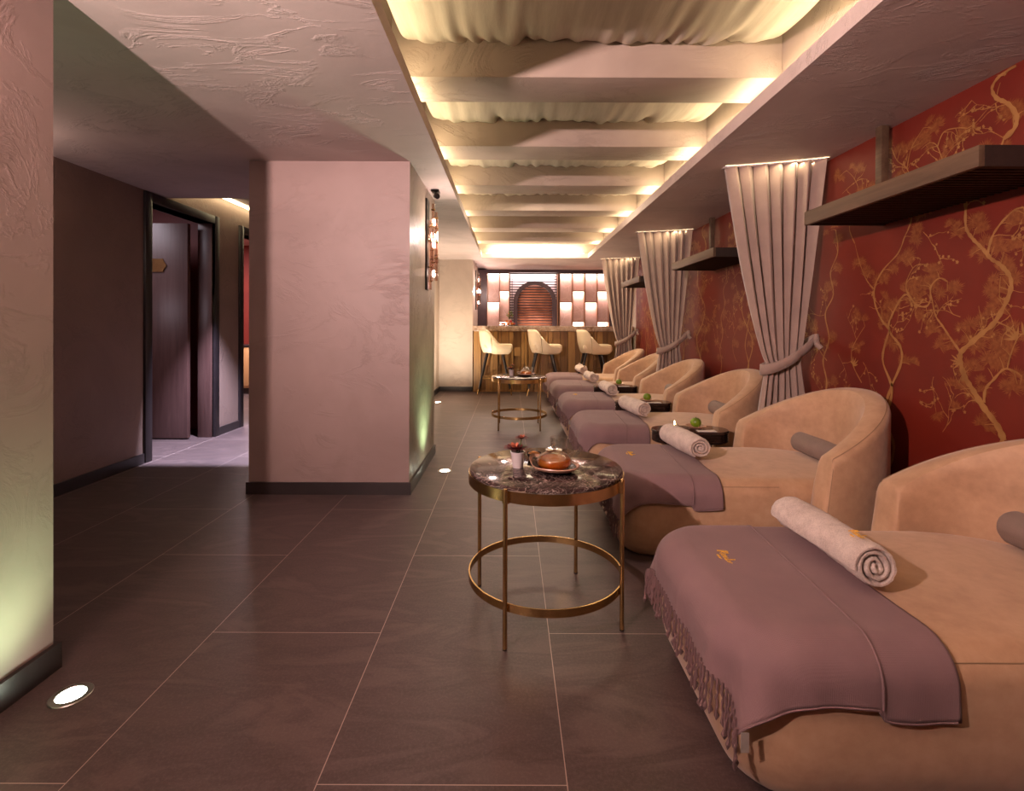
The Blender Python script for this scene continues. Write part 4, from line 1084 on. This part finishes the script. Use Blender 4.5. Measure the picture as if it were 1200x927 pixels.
point('sconce_column', (-.48, 3.93, 1.80), 9, PINK, .04)
point('sconce_bar', (-.53, 9.0, 1.70), 14, PINK, .04)
GREEN = (.64, 1, .56)
spot('uplight_near', (-1.20, 1.47, .02), (-1.48, 1.22, .85), 24, GREEN, 120, 1, .04)
spot('uplight_column', (-.46, 3.813, .02), (-.62, 3.85, 1), 30, GREEN, 100, 1, .03)
spot('uplight_partition', (-1.0, 7.2, .02), (-1.0, 7.5, 1), 260, (1,.82,.62), 150, 1, .03)
spot('corridor_down', (-2.30, 4.2972, 2.34), (-2.30, 4.60, 0), 1300, (.74,.73,1), 62, .6, .006)
area('room_one', (-4.0, 4.1, 2.38), (0, 0, 0), .8, .8, 18, (.95,.88,1))
point('room_lamp', (-3.75, 3.5, 1.35), 7, (.95,.86,1), .14)
area('room_two', (-4.0, 6.9, 2.38), (0, 0, 0), .8, .8, 150, (1,.86,.90))
for k, (x, z, w) in enumerate(celllights): area('cell_%d' % k, (x, YBK-.05, z-.002), (0, 0, 0), w*.9, .05, 2.2, (1,.80,.74))
area('bar_fill', (.5, 8.75, 2.14), (0, 0, 0), 1.8, .3, 14, (1,.80,.60))  # added fill to brighten the worktop, no fitting there
area('arch_fill_light', (.447, YBK-.30, 1.10), (math.radians(120), 0, 0), .6, .05, 1.6, (1,.72,.55))  # added fill aimed upwards to brighten the arch infill
area('screen_lamp', (.415, YBK-.05, 2.065), (0, 0, 0), .85, .05, 9, (1,.84,.82))
for yy in (3.30, 5.66, 7.96): area('curtain_lamp', (XR-.36, yy-.05, ZC-.012), (0, 0, 0), .55, .02, 1.5, WARM)
# fill lights added inside the ceiling recess to brighten lounge and bar end
area('recess_fill', (.37, .22, 2.42), (0, 0, 0), 1.3, .5, 8, (1,.74,.54))
area('recess_fill', (.37, 7.85, 2.42), (0, 0, 0), 1.3, .2, 44, (1,.80,.52))
area('recess_fill', (.37, 5.06, 2.42), (0, 0, 0), 1.3, .4, 16, (1,.80,.56))
for y in (2.15, 3.1, 4.1, 5.1, 6.05, 7.0): pass

w = bpy.data.worlds.new('World'); bpy.context.scene.world = w; w.use_nodes = True
w.node_tree.nodes['Background'].inputs[0].default_value = (.9, .7, .62, 1); w.node_tree.nodes['Background'].inputs[1].default_value = .014

# ------------------------------------------------------------------ camera
cam = bpy.data.cameras.new('Camera'); cam.sensor_width = 36; cam.lens = 594.2/1200*36; cam.sensor_fit = 'HORIZONTAL'
cam.shift_x = (600-599.2)/1200; cam.shift_y = -(463.5-383.7)/1200; cam.clip_start = .05
co = bpy.data.objects.new('Camera', cam); C.objects.link(co)
pi_, ro = math.radians(-.2502), math.radians(.22)
fw = Vector((0, math.cos(pi_), math.sin(pi_))); rt_ = Vector((1, 0, 0)); u = rt_.cross(fw)
r2 = rt_*math.cos(ro)+u*math.sin(ro); u2 = -rt_*math.sin(ro)+u*math.cos(ro)
mt = Matrix((r2, u2, -fw)).transposed().to_4x4(); mt.translation = Vector((0, 0, H)); co.matrix_world = mt
s = bpy.context.scene; s.camera = co
s.view_settings.view_transform = 'Standard'; s.view_settings.look = 'None'; s.view_settings.gamma = 1; s.view_settings.use_curve_mapping = False
s.view_settings.exposure = 0.0
s.cycles.use_denoising = True; s.cycles.max_bounces = 10; s.cycles.diffuse_bounces = 5; s.cycles.glossy_bounces = 5; s.cycles.transmission_bounces = 8
s.cycles.sample_clamp_indirect = 6; s.cycles.caustics_reflective = False; s.cycles.caustics_refractive = False; s.cycles.blur_glossy = .5
